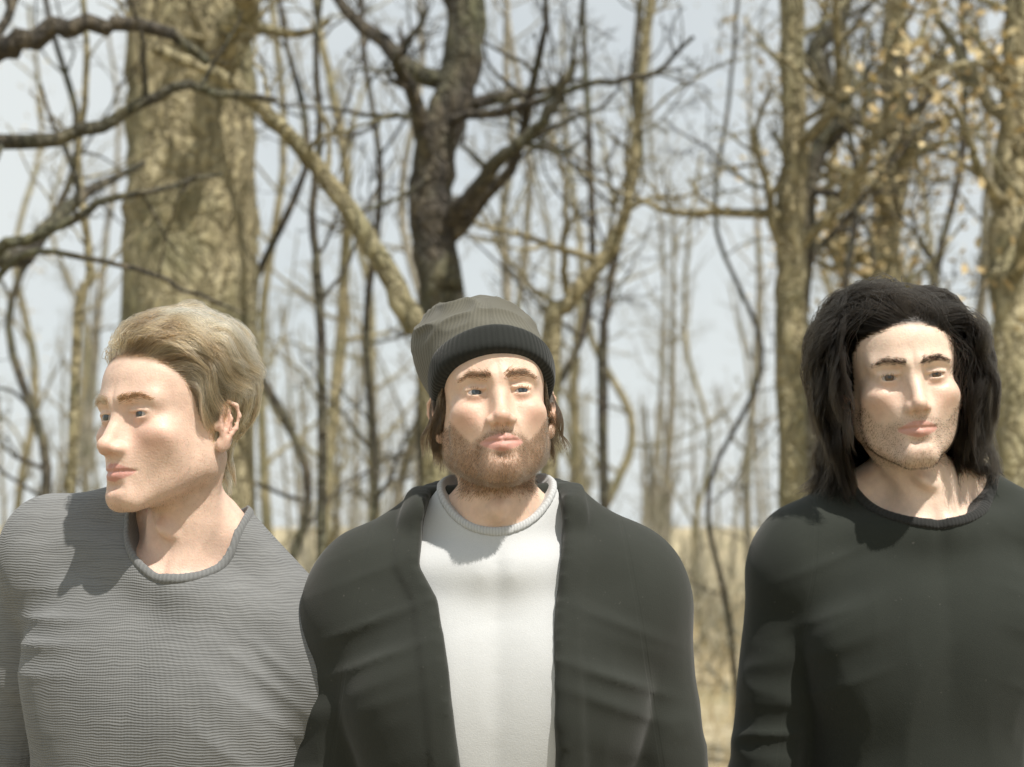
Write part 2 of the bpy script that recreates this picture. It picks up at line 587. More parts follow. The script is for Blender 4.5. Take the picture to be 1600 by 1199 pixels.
def build_tree(name, label, cat, trunk_ctrl, r0, r1, limbs, mat, seed, group=None, nauto=0, depth=2, density=1.0, limb_len=(1.0, 2.2),
               leaves=0, auto_lo=0.25):
    """trunk along control points in the world; limbs = [(ctrl points, r0, r1)] reach from the trunk; nauto random limbs"""
    rs = np.random.default_rng(seed)
    base = np.asarray(trunk_ctrl[0], float)
    root = empty(name, base)
    tag(root, label, cat, group)
    P = spline(trunk_ctrl, 36)
    jit = min(1.0, 0.09 / r0)
    P[1:] += (rs.normal(0, 1, P[1:].shape) * np.array([1, 1, 0.2])) * r0 * 0.07 * jit
    rad = np.linspace(r0, r1, 36) * (1 + rs.normal(0, 0.035, 36) * jit)
    rad[:4] *= np.array([1.5, 1.28, 1.12, 1.04])
    V, Q = tube(P, rad, 16)
    nrm = V - np.repeat(P, 16, 0)
    V += nrm * (0.22 * (0.4 + 0.6 * jit) * (vnoise(V, (9, 9, 3), seed) - 0.5))[:, None]
    mesh_np('trunk', V - base, Q, mat, root)
    ends = []
    for ctrl, a, b in limbs:
        LP = spline(ctrl, 22)
        LP[1:] += rs.normal(0, 1, LP[1:].shape) * a * 0.22
        LR = np.linspace(a, b, 22)
        parts = [tube(LP, LR, 9)]
        twigs(LP, LR, rs, depth, parts, density)
        V, Q = join(parts)
        mesh_np('branch', V - base, Q, mat, root)
        ends.append(LP)
    for k in range(nauto):
        f = auto_lo + (0.97 - auto_lo) * (k + rs.uniform(0, 1)) / nauto
        i = min(int(f * 35), 34)
        th = rs.uniform(0, 2 * math.pi)
        d = np.array([math.cos(th), math.sin(th), rs.uniform(0.25, 0.9)])
        r = rad[i] * rs.uniform(0.3, 0.55)
        LP, LR = wander(P[i], d, rs.uniform(*limb_len), r, max(0.22 * r, 0.003), 9, rs, 0.2, 0.08)
        parts = [tube(LP, LR, 7)]
        twigs(LP, LR, rs, depth, parts, density)
        V, Q = join(parts)
        mesh_np('branch', V - base, Q, mat, root)
        ends.append(LP)
    if leaves:
        pts = np.concatenate(ends)
        c = pts[rs.integers(0, len(pts), leaves)] + rs.normal(0, 0.16, (leaves, 3))
        n = rs.normal(0, 1, (leaves, 3)); n /= np.linalg.norm(n, axis=1, keepdims=True)
        u = np.cross(n, rs.normal(0, 1, (leaves, 3))); u /= np.linalg.norm(u, axis=1, keepdims=True)
        w = np.cross(n, u)
        s = rs.uniform(0.02, 0.042, (leaves, 1))
        V = np.stack([c - u * s, c + w * s * 0.5 + n * s * 0.2, c + u * s, c - w * s * 0.5 + n * s * 0.2], 1).reshape(-1, 3)
        o = mesh_np('leaves', V - base, np.arange(leaves * 4).reshape(-1, 4), M_LEAF, root)
        o['kind'] = 'stuff'
    return root


def leaf_material():
    m = NT('dry_leaf')
    c = m.ramp(m.noise(m.obj(), 5, 3), [(0.3, (0.30, 0.21, 0.10)), (0.5, (0.50, 0.39, 0.20)), (0.7, (0.58, 0.50, 0.30))])
    m.l(c, m.b.inputs['Base Color'])
    m.b.inputs['Roughness'].default_value = 0.8
    m.b.inputs['Transmission Weight'].default_value = 0.0
    return m.m


M_LEAF = leaf_material()


def P_(px, py, Y):
    return np.array(at(px, py, Y))


def foot(px, Y):
    p = P_(px, 800, Y); p[2] = -0.15
    return p


build_tree('tree', 'thick tan tree trunk rising straight up behind the blond man', 'tree',
           [foot(290, 9.0), P_(296, 500, 9), P_(300, 250, 9), P_(298, 50, 9), P_(300, -260, 9), P_(296, -520, 9)], 0.345, 0.31,
           [([P_(300, 150, 9), P_(360, 60, 8.6), P_(400, -40, 8.2)], 0.10, 0.05)], M_BARK, 101, nauto=5, depth=2, density=0.8, auto_lo=0.5)
build_tree('leaning_tree', 'slender brown tree arching over in a long bow above the blond man', 'tree',
           [foot(700, 6.5), P_(672, 620, 6.5), P_(640, 500, 6.5), P_(595, 405, 6.5), P_(545, 325, 6.5), P_(480, 243, 6.5), P_(400, 160, 6.4),
            P_(330, 112, 6.3), P_(240, 75, 6.2)], 0.050, 0.020,
           [([P_(480, 243, 6.5), P_(500, 215, 6.4), P_(540, 205, 6.3), P_(620, 175, 6.2)], 0.010, 0.004)], M_BARK, 102, nauto=4, depth=1, density=0.5,
           limb_len=(0.3, 0.8), auto_lo=0.5)
build_tree('tree', 'dark-barked tree reaching long bare branches in from the picture\'s left edge', 'tree',
           [foot(-190, 6.0), P_(-180, 600, 6), P_(-170, 300, 6), P_(-160, 60, 6), P_(-150, -300, 6)], 0.16, 0.09,
           [([P_(-170, 330, 6), P_(-60, 250, 5.9), P_(0, 226, 5.8), P_(130, 207, 5.8), P_(200, 172, 5.8), P_(270, 134, 5.8), P_(340, 143, 5.9), P_(430, 152, 6)], 0.032, 0.012),
            ([P_(-170, 450, 6), P_(-50, 410, 5.9), P_(0, 387, 5.8), P_(100, 346, 5.8), P_(200, 305, 5.8), P_(345, 272, 5.9)], 0.030, 0.007),
            ([P_(-170, 210, 6), P_(-60, 120, 5.9), P_(20, 72, 5.8), P_(90, 46, 5.8), P_(165, 37, 5.8), P_(250, 50, 5.9), P_(320, 90, 6)], 0.052, 0.016),
            ([P_(-170, 560, 6), P_(-60, 500, 5.9), P_(30, 400, 5.8), P_(120, 400, 5.7), P_(210, 420, 5.7), P_(300, 455, 5.7), P_(380, 490, 5.8)], 0.016, 0.004)],
           M_BARKD, 103, nauto=2, depth=2, density=0.55)
build_tree('tree', 'crooked dark tree trunk standing behind the beanie', 'tree',
           [foot(700, 8.0), P_(690, 560, 8), P_(685, 440, 8), P_(672, 330, 8), P_(680, 230, 8), P_(712, 130, 8), P_(728, 40, 8), P_(735, -250, 8)], 0.115, 0.085,
           [([P_(690, 350, 8), P_(740, 300, 7.8), P_(785, 245, 7.6), P_(845, 195, 7.5), P_(900, 100, 7.4)], 0.045, 0.018),
            ([P_(685, 190, 8), P_(780, 175, 7.7), P_(860, 152, 7.6), P_(930, 128, 7.5), P_(1020, 112, 7.4), P_(1080, 60, 7.3)], 0.024, 0.008),
            ([P_(680, 175, 8), P_(600, 182, 7.8), P_(520, 170, 7.7), P_(430, 165, 7.6)], 0.016, 0.005),
            ([P_(690, 260, 8), P_(640, 300, 7.8), P_(570, 330, 7.7), P_(520, 370, 7.6)], 0.012, 0.004)],
           M_BARKD, 104, nauto=5, depth=2, density=0.9, limb_len=(0.5, 1.6))
build_tree('tree', 'pale straight tree trunk beside the long-haired man, in front of a dark twisted one', 'tree',
           [foot(1236, 8.4), P_(1238, 600, 8.4), P_(1236, 400, 8.4), P_(1240, 200, 8.4), P_(1236, -50, 8.4), P_(1240, -300, 8.4)], 0.075, 0.055,
           [([P_(1238, 400, 8.4), P_(1330, 300, 8.2), P_(1380, 180, 8.1), P_(1460, 90, 8)], 0.03, 0.012)],
           M_BARK, 105, nauto=8, depth=2, density=1.3, limb_len=(0.5, 1.4))
build_tree('tree', 'thin dark twisted tree close behind the pale straight trunk', 'tree',
           [foot(1300, 9.2), P_(1262, 620, 9.2), P_(1250, 480, 9.2), P_(1262, 380, 9.2), P_(1262, 300, 9.2), P_(1285, 220, 9.2), P_(1300, 160, 9.2), P_(1270, 80, 9.2),
            P_(1315, 20, 9.2), P_(1330, -150, 9.2)], 0.055, 0.038,
           [([P_(1262, 300, 9.2), P_(1310, 305, 9), P_(1350, 350, 8.9), P_(1370, 420, 8.8)], 0.022, 0.008),
            ([P_(1290, 215, 9.2), P_(1340, 190, 9), P_(1400, 200, 8.9), P_(1480, 130, 8.8), P_(1590, 110, 8.7)], 0.024, 0.01)],
           M_BARKD, 106, nauto=8, depth=2, density=1.3, limb_len=(0.4, 1.2))
build_tree('tree', 'tan tree with dry leaves right behind the long dark hair', 'tree',
           [foot(1400, 10.5), P_(1395, 560, 10.5), P_(1380, 400, 10.5), P_(1405, 250, 10.5), P_(1395, 100, 10.5), P_(1420, -200, 10.5)], 0.11, 0.07,
           [([P_(1385, 420, 10.5), P_(1320, 380, 10.2), P_(1290, 330, 10)], 0.05, 0.02),
            ([P_(1400, 270, 10.5), P_(1450, 200, 10.2), P_(1530, 170, 10)], 0.04, 0.015)],
           M_BARK, 107, nauto=12, depth=2, density=1.3, limb_len=(0.6, 1.7), leaves=1400, auto_lo=0.3)
build_tree('tree', 'brown tree trunk at the picture\'s right edge', 'tree',
           [foot(1575, 7.4), P_(1578, 560, 7.4), P_(1570, 400, 7.4), P_(1582, 240, 7.4), P_(1590, 60, 7.4), P_(1585, -250, 7.4)], 0.085, 0.06,
           [([P_(1578, 330, 7.4), P_(1530, 270, 7.2), P_(1500, 180, 7.1), P_(1440, 130, 7)], 0.026, 0.01),
            ([P_(1585, 160, 7.4), P_(1540, 100, 7.2), P_(1480, 110, 7.1), P_(1430, 130, 7.0)], 0.02, 0.008)],
           M_BARK, 108, nauto=8, depth=2, density=1.3, limb_len=(0.5, 1.4), leaves=300)
build_tree('forked_tree', 'slim yellowish forked tree between the beanie and the pale gap of sky', 'tree',
           [foot(850, 8.8), P_(862, 560, 8.8), P_(885, 480, 8.8), P_(930, 420, 8.8), P_(965, 370, 8.8), P_(985, 290, 8.8), P_(1000, 150, 8.8), P_(1030, -100, 8.8)], 0.048, 0.022,
           [([P_(890, 475, 8.8), P_(880, 400, 8.7), P_(885, 300, 8.6), P_(860, 200, 8.6)], 0.022, 0.008)],
           M_BARK, 109, nauto=8, depth=2, density=1.3, limb_len=(0.4, 1.2))
build_tree('sapling', 'thin greenish sapling standing upright inside the bow of the arching tree', 'sapling',
           [foot(505, 7.0), P_(503, 620, 7), P_(496, 430, 7), P_(488, 330, 7), P_(500, 200, 7), P_(494, 60, 7), P_(520, -120, 7)], 0.020, 0.011, [],
           M_BARKD, 110, nauto=6, depth=2, density=0.7, limb_len=(0.3, 0.9))
build_tree('sapling', 'thin crooked sapling at the far left beside the thick tan trunk', 'sapling',
           [foot(110, 7.6), P_(118, 560, 7.6), P_(140, 430, 7.6), P_(130, 330, 7.6), P_(122, 240, 7.6), P_(135, 100, 7.6), P_(120, -150, 7.6)], 0.022, 0.012, [],
           M_BARK, 111, nauto=7, depth=2, density=0.7, limb_len=(0.3, 0.9))
build_tree('sapling', 'dark sapling rising just past the jacket shoulder beside the pale gap of sky', 'sapling',
           [foot(945, 11), P_(942, 620, 11), P_(948, 480, 11), P_(975, 330, 11), P_(1000, 240, 11), P_(990, 120, 11), P_(1015, -100, 11)], 0.034, 0.018, [],
           M_BARKD, 112, nauto=10, depth=2, density=1.3, limb_len=(0.4, 1.2))
build_tree('sapling', 'grey sapling with fine twigs directly above the beanie', 'sapling',
           [foot(790, 12), P_(792, 480, 12), P_(785, 350, 12), P_(800, 220, 12), P_(790, 80, 12), P_(800, -120, 12)], 0.034, 0.018, [],
           M_BARKG, 113, nauto=11, depth=2, density=1.3, limb_len=(0.4, 1.3))


for k_, (px_, Y_, where_) in enumerate([
        (50, 9.0, 'low at the left edge under the reaching branches'), (445, 9.5, 'between the thick tan trunk and the greenish sapling'),
        (605, 10.0, 'framed between the arching tree and the crooked dark trunk'), (870, 9.5, 'tangled with the yellowish forked tree'),
        (1155, 11.5, 'thinly crossing the pale gap of sky'), (1345, 9.8, 'tangled above the long dark hair'),
        (1505, 9.0, 'tangled beside the brown trunk at the right edge')]):
    rs_ = np.random.default_rng(60 + k_)
    f_ = foot(px_, Y_)
    ctrl_ = [f_] + [np.array([f_[0] + rs_.normal(0, 0.13), f_[1] + rs_.normal(0, 0.1), 0.85 * q]) for q in range(1, 7)]
    build_tree('sapling', 'dark twiggy sapling ' + where_, 'sapling', ctrl_, 0.030 if px_ != 1155 else 0.018, 0.012, [], M_BARKD, 300 + k_,
               group='dark twiggy saplings behind the men', nauto=11 if px_ != 1155 else 6, depth=2, density=1.2, limb_len=(0.5, 1.5), auto_lo=0.2)


def far_trees():
    rs = np.random.default_rng(5)
    spots = [(30, 'near the left edge, beyond the dark reaching branches'), (165, 'half hidden by the left side of the thick tan trunk'),
             (440, 'just past the right side of the thick tan trunk'), (575, 'under the bow of the arching tree'),
             (770, 'between the crooked dark trunk and the beanie'), (905, 'behind the slim forked tree'),
             (1100, 'alone in the pale gap of sky'), (1185, 'close to the left of the pale straight trunk'),
             (1330, 'just above the left side of the long dark hair'), (1465, 'high above the right side of the long dark hair'),
             (1530, 'beside the brown trunk at the right edge'), (105, 'behind the crooked sapling at the far left'),
             (520, 'behind the greenish sapling under the arching tree'), (640, 'just left of the crooked dark trunk'),
             (845, 'right of the beanie, left of the forked tree'), (960, 'behind the dark sapling by the jacket shoulder'),
             (1020, 'at the left rim of the pale gap of sky'), (1290, 'behind the dark twisted tree'), (1410, 'behind the tan tree with dry leaves')]
    for i, (px, where) in enumerate(spots):
        Y = rs.uniform(15, 26)
        f = foot(px, Y)
        H = rs.uniform(6, 9)
        c = [f]
        for k in range(1, 6):
            c.append(np.array([f[0] + rs.normal(0, 0.16), f[1] + rs.normal(0, 0.16), H * k / 5]))
        gap = 1010 < px < 1150
        build_tree('background_tree', 'slim blurred bare tree ' + where, 'tree', c, rs.uniform(0.05, 0.09) * (0.5 if gap else 1), 0.022, [],
                   [M_BARK, M_BARKG, M_BARK][i % 3], 200 + i, group='slim bare trees in the blurred wood', nauto=14, depth=2, density=0.9,
                   limb_len=(0.8, 2.0), auto_lo=0.15, leaves=160 if px > 1250 or px < 60 else 0)


far_trees()


def far_wood():
    """the wood beyond: a mass of trunks and low brush nobody could count"""
    rs = np.random.default_rng(77)
    parts = []
    for _ in range(130):
        Y = rs.uniform(34, 85)
        X = rs.uniform(-0.42, 0.42) * Y
        H = rs.uniform(5, 10) * (0.6 + Y / 120)
        P, r = wander((X, Y, -0.6), (rs.normal(0, 0.06), 0, 1), H, rs.uniform(0.06, 0.15), 0.03, 9, rs, 0.05, 0.1)
        parts.append(tube(P, r, 6))
        twigs(P, r * 0.6, rs, 1, parts, 0.8, 0.9, 0.3)
    V, Q = join(parts)
    o = mesh_np('far_wood', V, Q, M_BARKG)
    tag(o, 'hazy mass of distant bare trunks low along the horizon', 'wood', kind='stuff')
    for name, lab, cat, mat, n, y0, y1, hs, k, rr in (
            ('dry_grass', 'dry tan grass covering the woodland floor', 'grass', M_LEAF, 2200, 9, 40, (0.3, 0.9), 3, 0.009),
            ('thicket', 'pale tangled brush closing off the wood behind the men', 'brush', M_BRUSH, 420, 16, 36, (0.9, 2.3), 4, 0.015)):
        parts = []
        for _ in range(n):
            Y = rs.uniform(y0, y1)
            X = rs.uniform(-0.40, 0.40) * Y
            for _ in range(k):
                P, r = wander((X + rs.normal(0, 0.2), Y + rs.normal(0, 0.2), -0.3), (rs.normal(0, 0.4), rs.normal(0, 0.4), 1), rs.uniform(*hs), rr, rr * 0.35, 6, rs, 0.16, 0.0)
                parts.append(tube(P, r, 3))
                if k == 4:
                    twigs(P, r, rs, 1, parts, 0.6, 0.9, 0.4)
        V, Q = join(parts)
        o = mesh_np(name, V, Q, mat)
        tag(o, lab, cat, kind='stuff')


far_wood()


# ---------------------------------------------------------------- people
DROP = 0.026         # the head sits this much lower on the neck than modelled
EYE_H = 1.64        # eye height of the neutral figure, whose own coordinates have the eyes at z = 0


def torso_prims(bulk=1.0):
    b = bulk
    return [
        (ell((0, 0.045, -0.40), (0.150 * b, 0.098 * b, 0.20)), 0.05),
        (ell((0, 0.050, -0.62), (0.145 * b, 0.098 * b, 0.20)), 0.06),
        (ell((0, 0.055, -0.76), (0.165 * b, 0.105 * b, 0.12)), 0.05),
        (ell((0.070, -0.006, -0.365), (0.080, 0.045, 0.080)), 0.06),
        (cone((0.026, 0.060, -0.140), (0.150 * b, 0.050, -0.230), 0.030, 0.038), 0.030),
        (cone((0.05, 0.02, -0.25), (0.165 * b, 0.045, -0.262), 0.03, 0.05), 0.04),
        (ell((0.172 * b, 0.045, -0.282), (0.050, 0.056, 0.064)), 0.03),
    ]


def arm_prims(bulk=1.0):
    return [
        (cone((0.178 * bulk, 0.045, -0.28), (0.206 * bulk, 0.075, -0.55), 0.046, 0.038), 0.018),
        (cone((0.206 * bulk, 0.075, -0.55), (0.190, 0.0, -0.79), 0.041, 0.030), 0.014),
    ]


def leg_prims():
    return [
        (cone((0.085, 0.06, -0.80), (0.10, 0.045, -1.13), 0.085, 0.058), 0.03),
        (cone((0.10, 0.045, -1.13), (0.11, 0.07, -1.56), 0.056, 0.038), 0.02),
    ]


NECKB = cone((0, 0.036, -0.180), (0, 0.040, -0.225), 0.047, 0.054)
CLAV = cone((0.018, -0.022, -0.226), (0.13, 0.012, -0.225), 0.0080, 0.0090)


def head_field(f, h):
    """h: shape options of one head"""
    jw, ch = h.get('jaw', 1.0), h.get('chin', 0.0)
    A = f.add; C = f.cut
    A(ell((0, 0.012, 0.040), (0.0745, 0.094, 0.078)), 0.01)
    A(ell((0, -0.040, 0.036), (0.059, 0.050, 0.050)), 0.03)
    A(ell((0, -0.026, -0.030), (0.0595, 0.056, 0.072)), 0.03)
    A(cone((0.050 * jw, 0.000, -0.060), (0.014, -0.076, -0.100 - ch), 0.0165, 0.0145), 0.028)
    A(cone((0.054 * jw, 0.008, -0.015), (0.050 * jw, 0.002, -0.062), 0.016, 0.016), 0.03)
    A(ell((0, -0.050, -0.080), (0.036, 0.036, 0.026)), 0.03)
    A(ell((0, -0.079, -0.100 - ch), (0.019, 0.0165, 0.0155)), 0.018)
    A(ell((0.043, -0.060, -0.026), (0.020, 0.022, 0.017)), 0.024)            # cheekbone
    A(ell((0.037, -0.057, -0.056), (0.021, 0.021, 0.028)), 0.026)            # cheek
    A(ell((0.038, -0.043, -0.058), (0.014, 0.026, 0.027)), 0.028)
    A(ell((0, -0.071, -0.062), (0.030, 0.0235, 0.030)), 0.022)               # muzzle
    A(cone((0.008, -0.0868, 0.0165), (0.044, -0.0715, 0.0180), 0.0112, 0.0094), 0.016)   # brow ridge
    C(ell((0.0315, -0.0985, -0.0005), (0.0190, 0.0190, 0.0125)), 0.014)      # eye socket
    C(ell((0.0782, -0.1025, -0.0800), (0.050, 0.050, 0.050)), 0.022)            # hollow beside the mouth
    # nose
    nl = h.get('nose', 0.0)
    A(cone((0, -0.0835, 0.008), (0, -0.1060 - nl, -0.036), 0.0072, 0.0078), 0.012)
    A(cone((0, -0.0780, -0.004), (0, -0.0900, -0.040), 0.0085, 0.0150), 0.012)
    A(ell((0, -0.1085 - nl, -0.0395), (0.0092 * h.get('nose_w', 1.0), 0.0092, 0.0082)), 0.007)
    nw = h.get('nose_w', 1.0)
    A(ell((0.0118 * nw, -0.0985 - nl * 0.5, -0.0435), (0.0072 * nw, 0.0100, 0.0068)), 0.0055)
    A(cone((0, -0.1075 - nl, -0.0440), (0, -0.0940, -0.0510), 0.0042, 0.0040), 0.004)
    C(ell((0.0068, -0.1035 - nl * 0.6, -0.0510), (0.0034, 0.0060, 0.0042)), 0.002)
    # lids and eye opening
    ez = (0.0315, -0.0718, 0.0)
    A(ell(ez, (0.0148, 0.0142, 0.0140)), 0.006)
    sq = h.get('squint', 0.0)
    A(cone((0.0195, -0.0855, 0.0045 - sq * 0.4), (0.0430, -0.0800, 0.0040 - sq * 0.4), 0.0024, 0.0022), 0.003)   # upper lid rim
    op = 0.0052 - sq
    C(ell((0.0312, -0.0905, -0.0008), (0.0135, 0.0140, op)), 0.0016)
    C(cone((0.0170, -0.0905, 0.0096), (0.0470, -0.0820, 0.0078), 0.0015, 0.0014), 0.004)    # lid crease
    # mouth
    sm = h.get('smile', 0.0)
    A(cone((0.0035, -0.0948, -0.0648), (0.0240 + sm, -0.0835, -0.0690 + sm), 0.0056, 0.0028), 0.004)
    A(cone((0, -0.0938, -0.0765), (0.0205 + sm, -0.0838, -0.0712 + sm), 0.0072, 0.0030), 0.004)
    C(cone((0, -0.1005, -0.0704), (0.0150, -0.0950, -0.0702 + sm * 0.4), 0.0014, 0.0013), 0.0025)
    C(cone((0.0150, -0.0950, -0.0702 + sm * 0.4), (0.0275 + sm, -0.0845, -0.0702 + sm), 0.0014, 0.0018), 0.0025)
    C(ell((0, -0.1005, -0.0880), (0.014, 0.0085, 0.0045)), 0.010)            # fold above the chin
    C(cone((0, -0.1035, -0.0545), (0, -0.1015, -0.0620), 0.0022, 0.0026), 0.004)    # philtrum
    if sm:
        C(cone((0.0190, -0.0970, -0.0470), (0.0310, -0.0860, -0.0680), 0.0022, 0.0022), 0.007)
    # ear
    rot = [('Z', 24), ('X', 12)]
    A(ell((0.0790, 0.0150, -0.0130), (0.0062, 0.0165, 0.0295), rot), 0.006)
    C(ell((0.0862, 0.0120, -0.0100), (0.0055, 0.0100, 0.0190), rot), 0.003)
    hx = [(0.0765, 0.003, 0.000), (0.0800, 0.006, 0.0125), (0.0840, 0.0140, 0.0180), (0.0885, 0.0250, 0.0130),
          (0.0890, 0.0290, 0.000), (0.0865, 0.0250, -0.0160), (0.0815, 0.0150, -0.0310)]
    for a, b in zip(hx[:-1], hx[1:]):
        A(cone(a, b, 0.0030, 0.0030), 0.003)
    ah = [(0.0835, 0.0160, 0.0090), (0.0845, 0.0190, -0.0040), (0.0820, 0.0140, -0.0205)]
    for a, b in zip(ah[:-1], ah[1:]):
        A(cone(a, b, 0.0026, 0.0026), 0.003)
    A(ell((0.0785, 0.0085, -0.0370), (0.0048, 0.0085, 0.0095)), 0.006)       # lobe
    A(ell((0.0765, 0.0015, -0.0135), (0.0045, 0.0045, 0.0065)), 0.004)       # tragus
    # neck
    A(cone((0, 0.018, -0.075), (0, 0.040, -0.225), 0.0445, 0.050), 0.018)
    A(cone((0.047, 0.030, -0.050), (0.016, -0.008, -0.212), 0.0120, 0.0095), 0.018)
    A(ell((0, -0.020, -0.152), (0.011, 0.012, 0.016)), 0.014)
    C(ell((0, -0.040, -0.218), (0.012, 0.018, 0.014)), 0.016)                # notch
    A(cone((0.018, -0.022, -0.226), (0.13, 0.012, -0.225), 0.0080, 0.0090), 0.018)   # collar bone


LIPS = None


def lip_mask(P, sm):
    x = np.abs(P[:, 0]); z = P[:, 2]
    W = 0.0265 + sm
    u = np.clip(x / W, 0, 1)
    mid = -0.0702 + sm * u ** 2
    top = mid + np.interp(u, [0, 0.16, 0.5, 0.8, 1.0], [0.0092, 0.0104, 0.0075, 0.0036, 0.0004])
    bot = mid - 0.0125 * np.sqrt(np.clip(1 - u ** 2, 0, 1)) * (1 - 0.25 * u)
    return sstep(-0.0009, 0.0007, np.minimum(top - z, z - bot)) * (P[:, 1] < -0.074) * (x < W)


def gauss(P, c, s):
    q = P.copy(); q[:, 0] = np.abs(q[:, 0])
    return np.exp(-(((q - np.asarray(c)) / np.asarray(s)) ** 2).sum(1))


HL_Y = [-0.110, -0.088, -0.070, -0.055, -0.040, -0.027, -0.016, -0.006, 0.002, 0.012, 0.026, 0.036, 0.046, 0.065, 0.11]
HL_Z = [0.074, 0.071, 0.064, 0.054, 0.040, 0.020, -0.006, -0.018, 0.000, 0.022, 0.020, 0.000, -0.035, -0.072, -0.085]


def scalp_mask(P, soft=0.006, dz=0.0):
    lim = np.interp(P[:, 1], HL_Y, HL_Z) + dz
    return sstep(-soft, soft, P[:, 2] - lim) * (P[:, 2] > -0.1)


def make_pose(h):
    """bends a neutral figure: head on the neck, shoulders tilted; then stands it on the ground"""
    yaw, pit, rol = R(h['yaw']), R(h['pitch']), R(h['roll'])
    tilt = math.tan(R(h.get('shoulder_tilt', 0)))
    piv = np.array([0, 0.022, -0.10])
    off = np.array(h.get('head_shift', (0, 0, 0)), float) - np.array([0, 0, DROP])
    hs = h.get('head_scale', 1.0)
    lean = h.get('lean', 0.0)

    def pose(P, w=None):
        P = np.asarray(P, float)
        t = P[:, 2] - 0.5 * P[:, 1]
        if w is None:
            w = sstep(-0.185, -0.088, t)
        else:
            w = np.full(len(P), float(w))
        q = P - piv
        q[:, 0] *= 1 + (h.get('head_width', 1.0) - 1) * w
        c, s = np.cos(rol * w), np.sin(rol * w)              # roll about y
        q = np.stack([c * q[:, 0] + s * q[:, 2], q[:, 1], -s * q[:, 0] + c * q[:, 2]], 1)
        c, s = np.cos(pit * w), np.sin(pit * w)              # pitch about x, positive looks up
        q = np.stack([q[:, 0], c * q[:, 1] + s * q[:, 2], -s * q[:, 1] + c * q[:, 2]], 1)
        c, s = np.cos(yaw * w), np.sin(yaw * w)              # yaw about z, positive turns to image right
        q = np.stack([c * q[:, 0] - s * q[:, 1], s * q[:, 0] + c * q[:, 1], q[:, 2]], 1)
        q = q * (1 + (hs - 1) * w)[:, None]
        out = q + piv + off * w[:, None]
        ts = sstep(-0.9, -0.35, P[:, 2]) * (1 - w)
        out[:, 2] += tilt * P[:, 0] * ts
        out[:, 0] += lean * sstep(-0.75, -0.10, np.maximum(P[:, 2], -0.10 * (w > 0.99) - 5 * (w <= 0.99)))
        out[:, 2] += EYE_H
        return out
    return pose


def build_body(h, root, pose, mat):
    xs = axis((0, 0.050, 0.0017), (0.050, 0.094, 0.0024), (0.094, 0.13, 0.006), (0.13, 0.34, 0.014))
    ys = axis((-0.16, -0.122, 0.010), (-0.122, -0.060, 0.0016), (-0.060, 0.036, 0.003), (0.036, 0.22, 0.010))
    zs = axis((-1.66, -0.28, 0.018), (-0.28, -0.125, 0.005), (-0.125, 0.030, 0.00165), (0.030, 0.14, 0.004))
    f = Field(xs, ys, zs)
    head_field(f, h)
    for p, k in torso_prims(h['bulk']) + arm_prims(h['bulk']) + leg_prims():
        f.add(p, k)
    f.add(cone((0.11, 0.07, -1.56), (0.12, -0.06, -1.60), 0.035, 0.03), 0.02)
    V, Q = nets(*f.mirrored(), relax=1)
    rs = np.random.default_rng(h['seed'])
    D = vnormals(V, Q)
    head = sstep(-0.14, -0.11, V[:, 2])
    V0 = V + D * ((vnoise(V, (38, 38, 38), h['seed']) - 0.5) * 0.0012 * head)[:, None]
    V0[:, 0] += head * 0.0010 * np.sin(V[:, 2] * 26 + h['seed'])
    flush = 0.9 * gauss(V, (0.042, -0.068, -0.032), (0.024, 0.03, 0.018)) + 0.9 * gauss(V, (0, -0.108, -0.040), (0.014, 0.016, 0.014)) \
        + 0.8 * gauss(V, (0.084, 0.016, -0.012), (0.010, 0.022, 0.032)) + 0.4 * gauss(V, (0, -0.088, -0.098), (0.022, 0.02, 0.014)) \
        + 0.5 * gauss(V, (0.0315, -0.083, -0.010), (0.016, 0.02, 0.006))
    lips = lip_mask(V, h.get('smile', 0)) * (V[:, 1] < -0.075)
    beard = beard_mask(V, h.get('smile', 0))
    scalp = scalp_mask(V)
    o = mesh_np('body', pose(V0), Q, mat, root, dict(flush=np.clip(flush, 0, 1), lips=lips, beard=beard, scalp=scalp))
    return o, V0, Q, D


def beard_mask(P, sm=0.0):
    x, y, z = np.abs(P[:, 0]), P[:, 1], P[:, 2]
    up = np.interp(x, [0, 0.014, 0.026, 0.040, 0.055, 0.075], [-0.052, -0.054, -0.058, -0.064, -0.048, -0.020])
    m = sstep(0.004, -0.006, z - up) * sstep(-0.138, -0.114, z) * sstep(0.02, -0.002, y)
    m = m * (1 - lip_mask(P, sm))
    soul = np.exp(-((x - 0.017) / 0.009) ** 2 - ((z + 0.086) / 0.007) ** 2)
    return np.clip(m * (1 - 0.5 * soul), 0, 1)


def eye_mat(name, iris):
    m = NT(name)
    v = m.obj()
    sep = m.n('SeparateXYZ'); m.l(v, sep.inputs[0])
    r = m.math('SQRT', m.math('ADD', m.math('MULTIPLY', sep.outputs[0], sep.outputs[0]), m.math('MULTIPLY', sep.outputs[2], sep.outputs[2])))
    front = m.math('LESS_THAN', sep.outputs[1], 0.0)
    k = m.math('DIVIDE', r, 0.0125)
    c = m.ramp(k, [(0.0, (0.01, 0.01, 0.01)), (0.17, (0.01, 0.01, 0.01)), (0.20, iris), (0.42, tuple(x * 0.6 for x in iris)), (0.49, (0.03, 0.03, 0.03)), (0.54, (0.40, 0.36, 0.34)), (1.0, (0.36, 0.28, 0.26))])
    m.l(c, m.b.inputs['Base Color'])
    m.b.inputs['Roughness'].default_value = 0.12
    m.b.inputs['Coat Weight'].default_value = 0.5
    return m.m


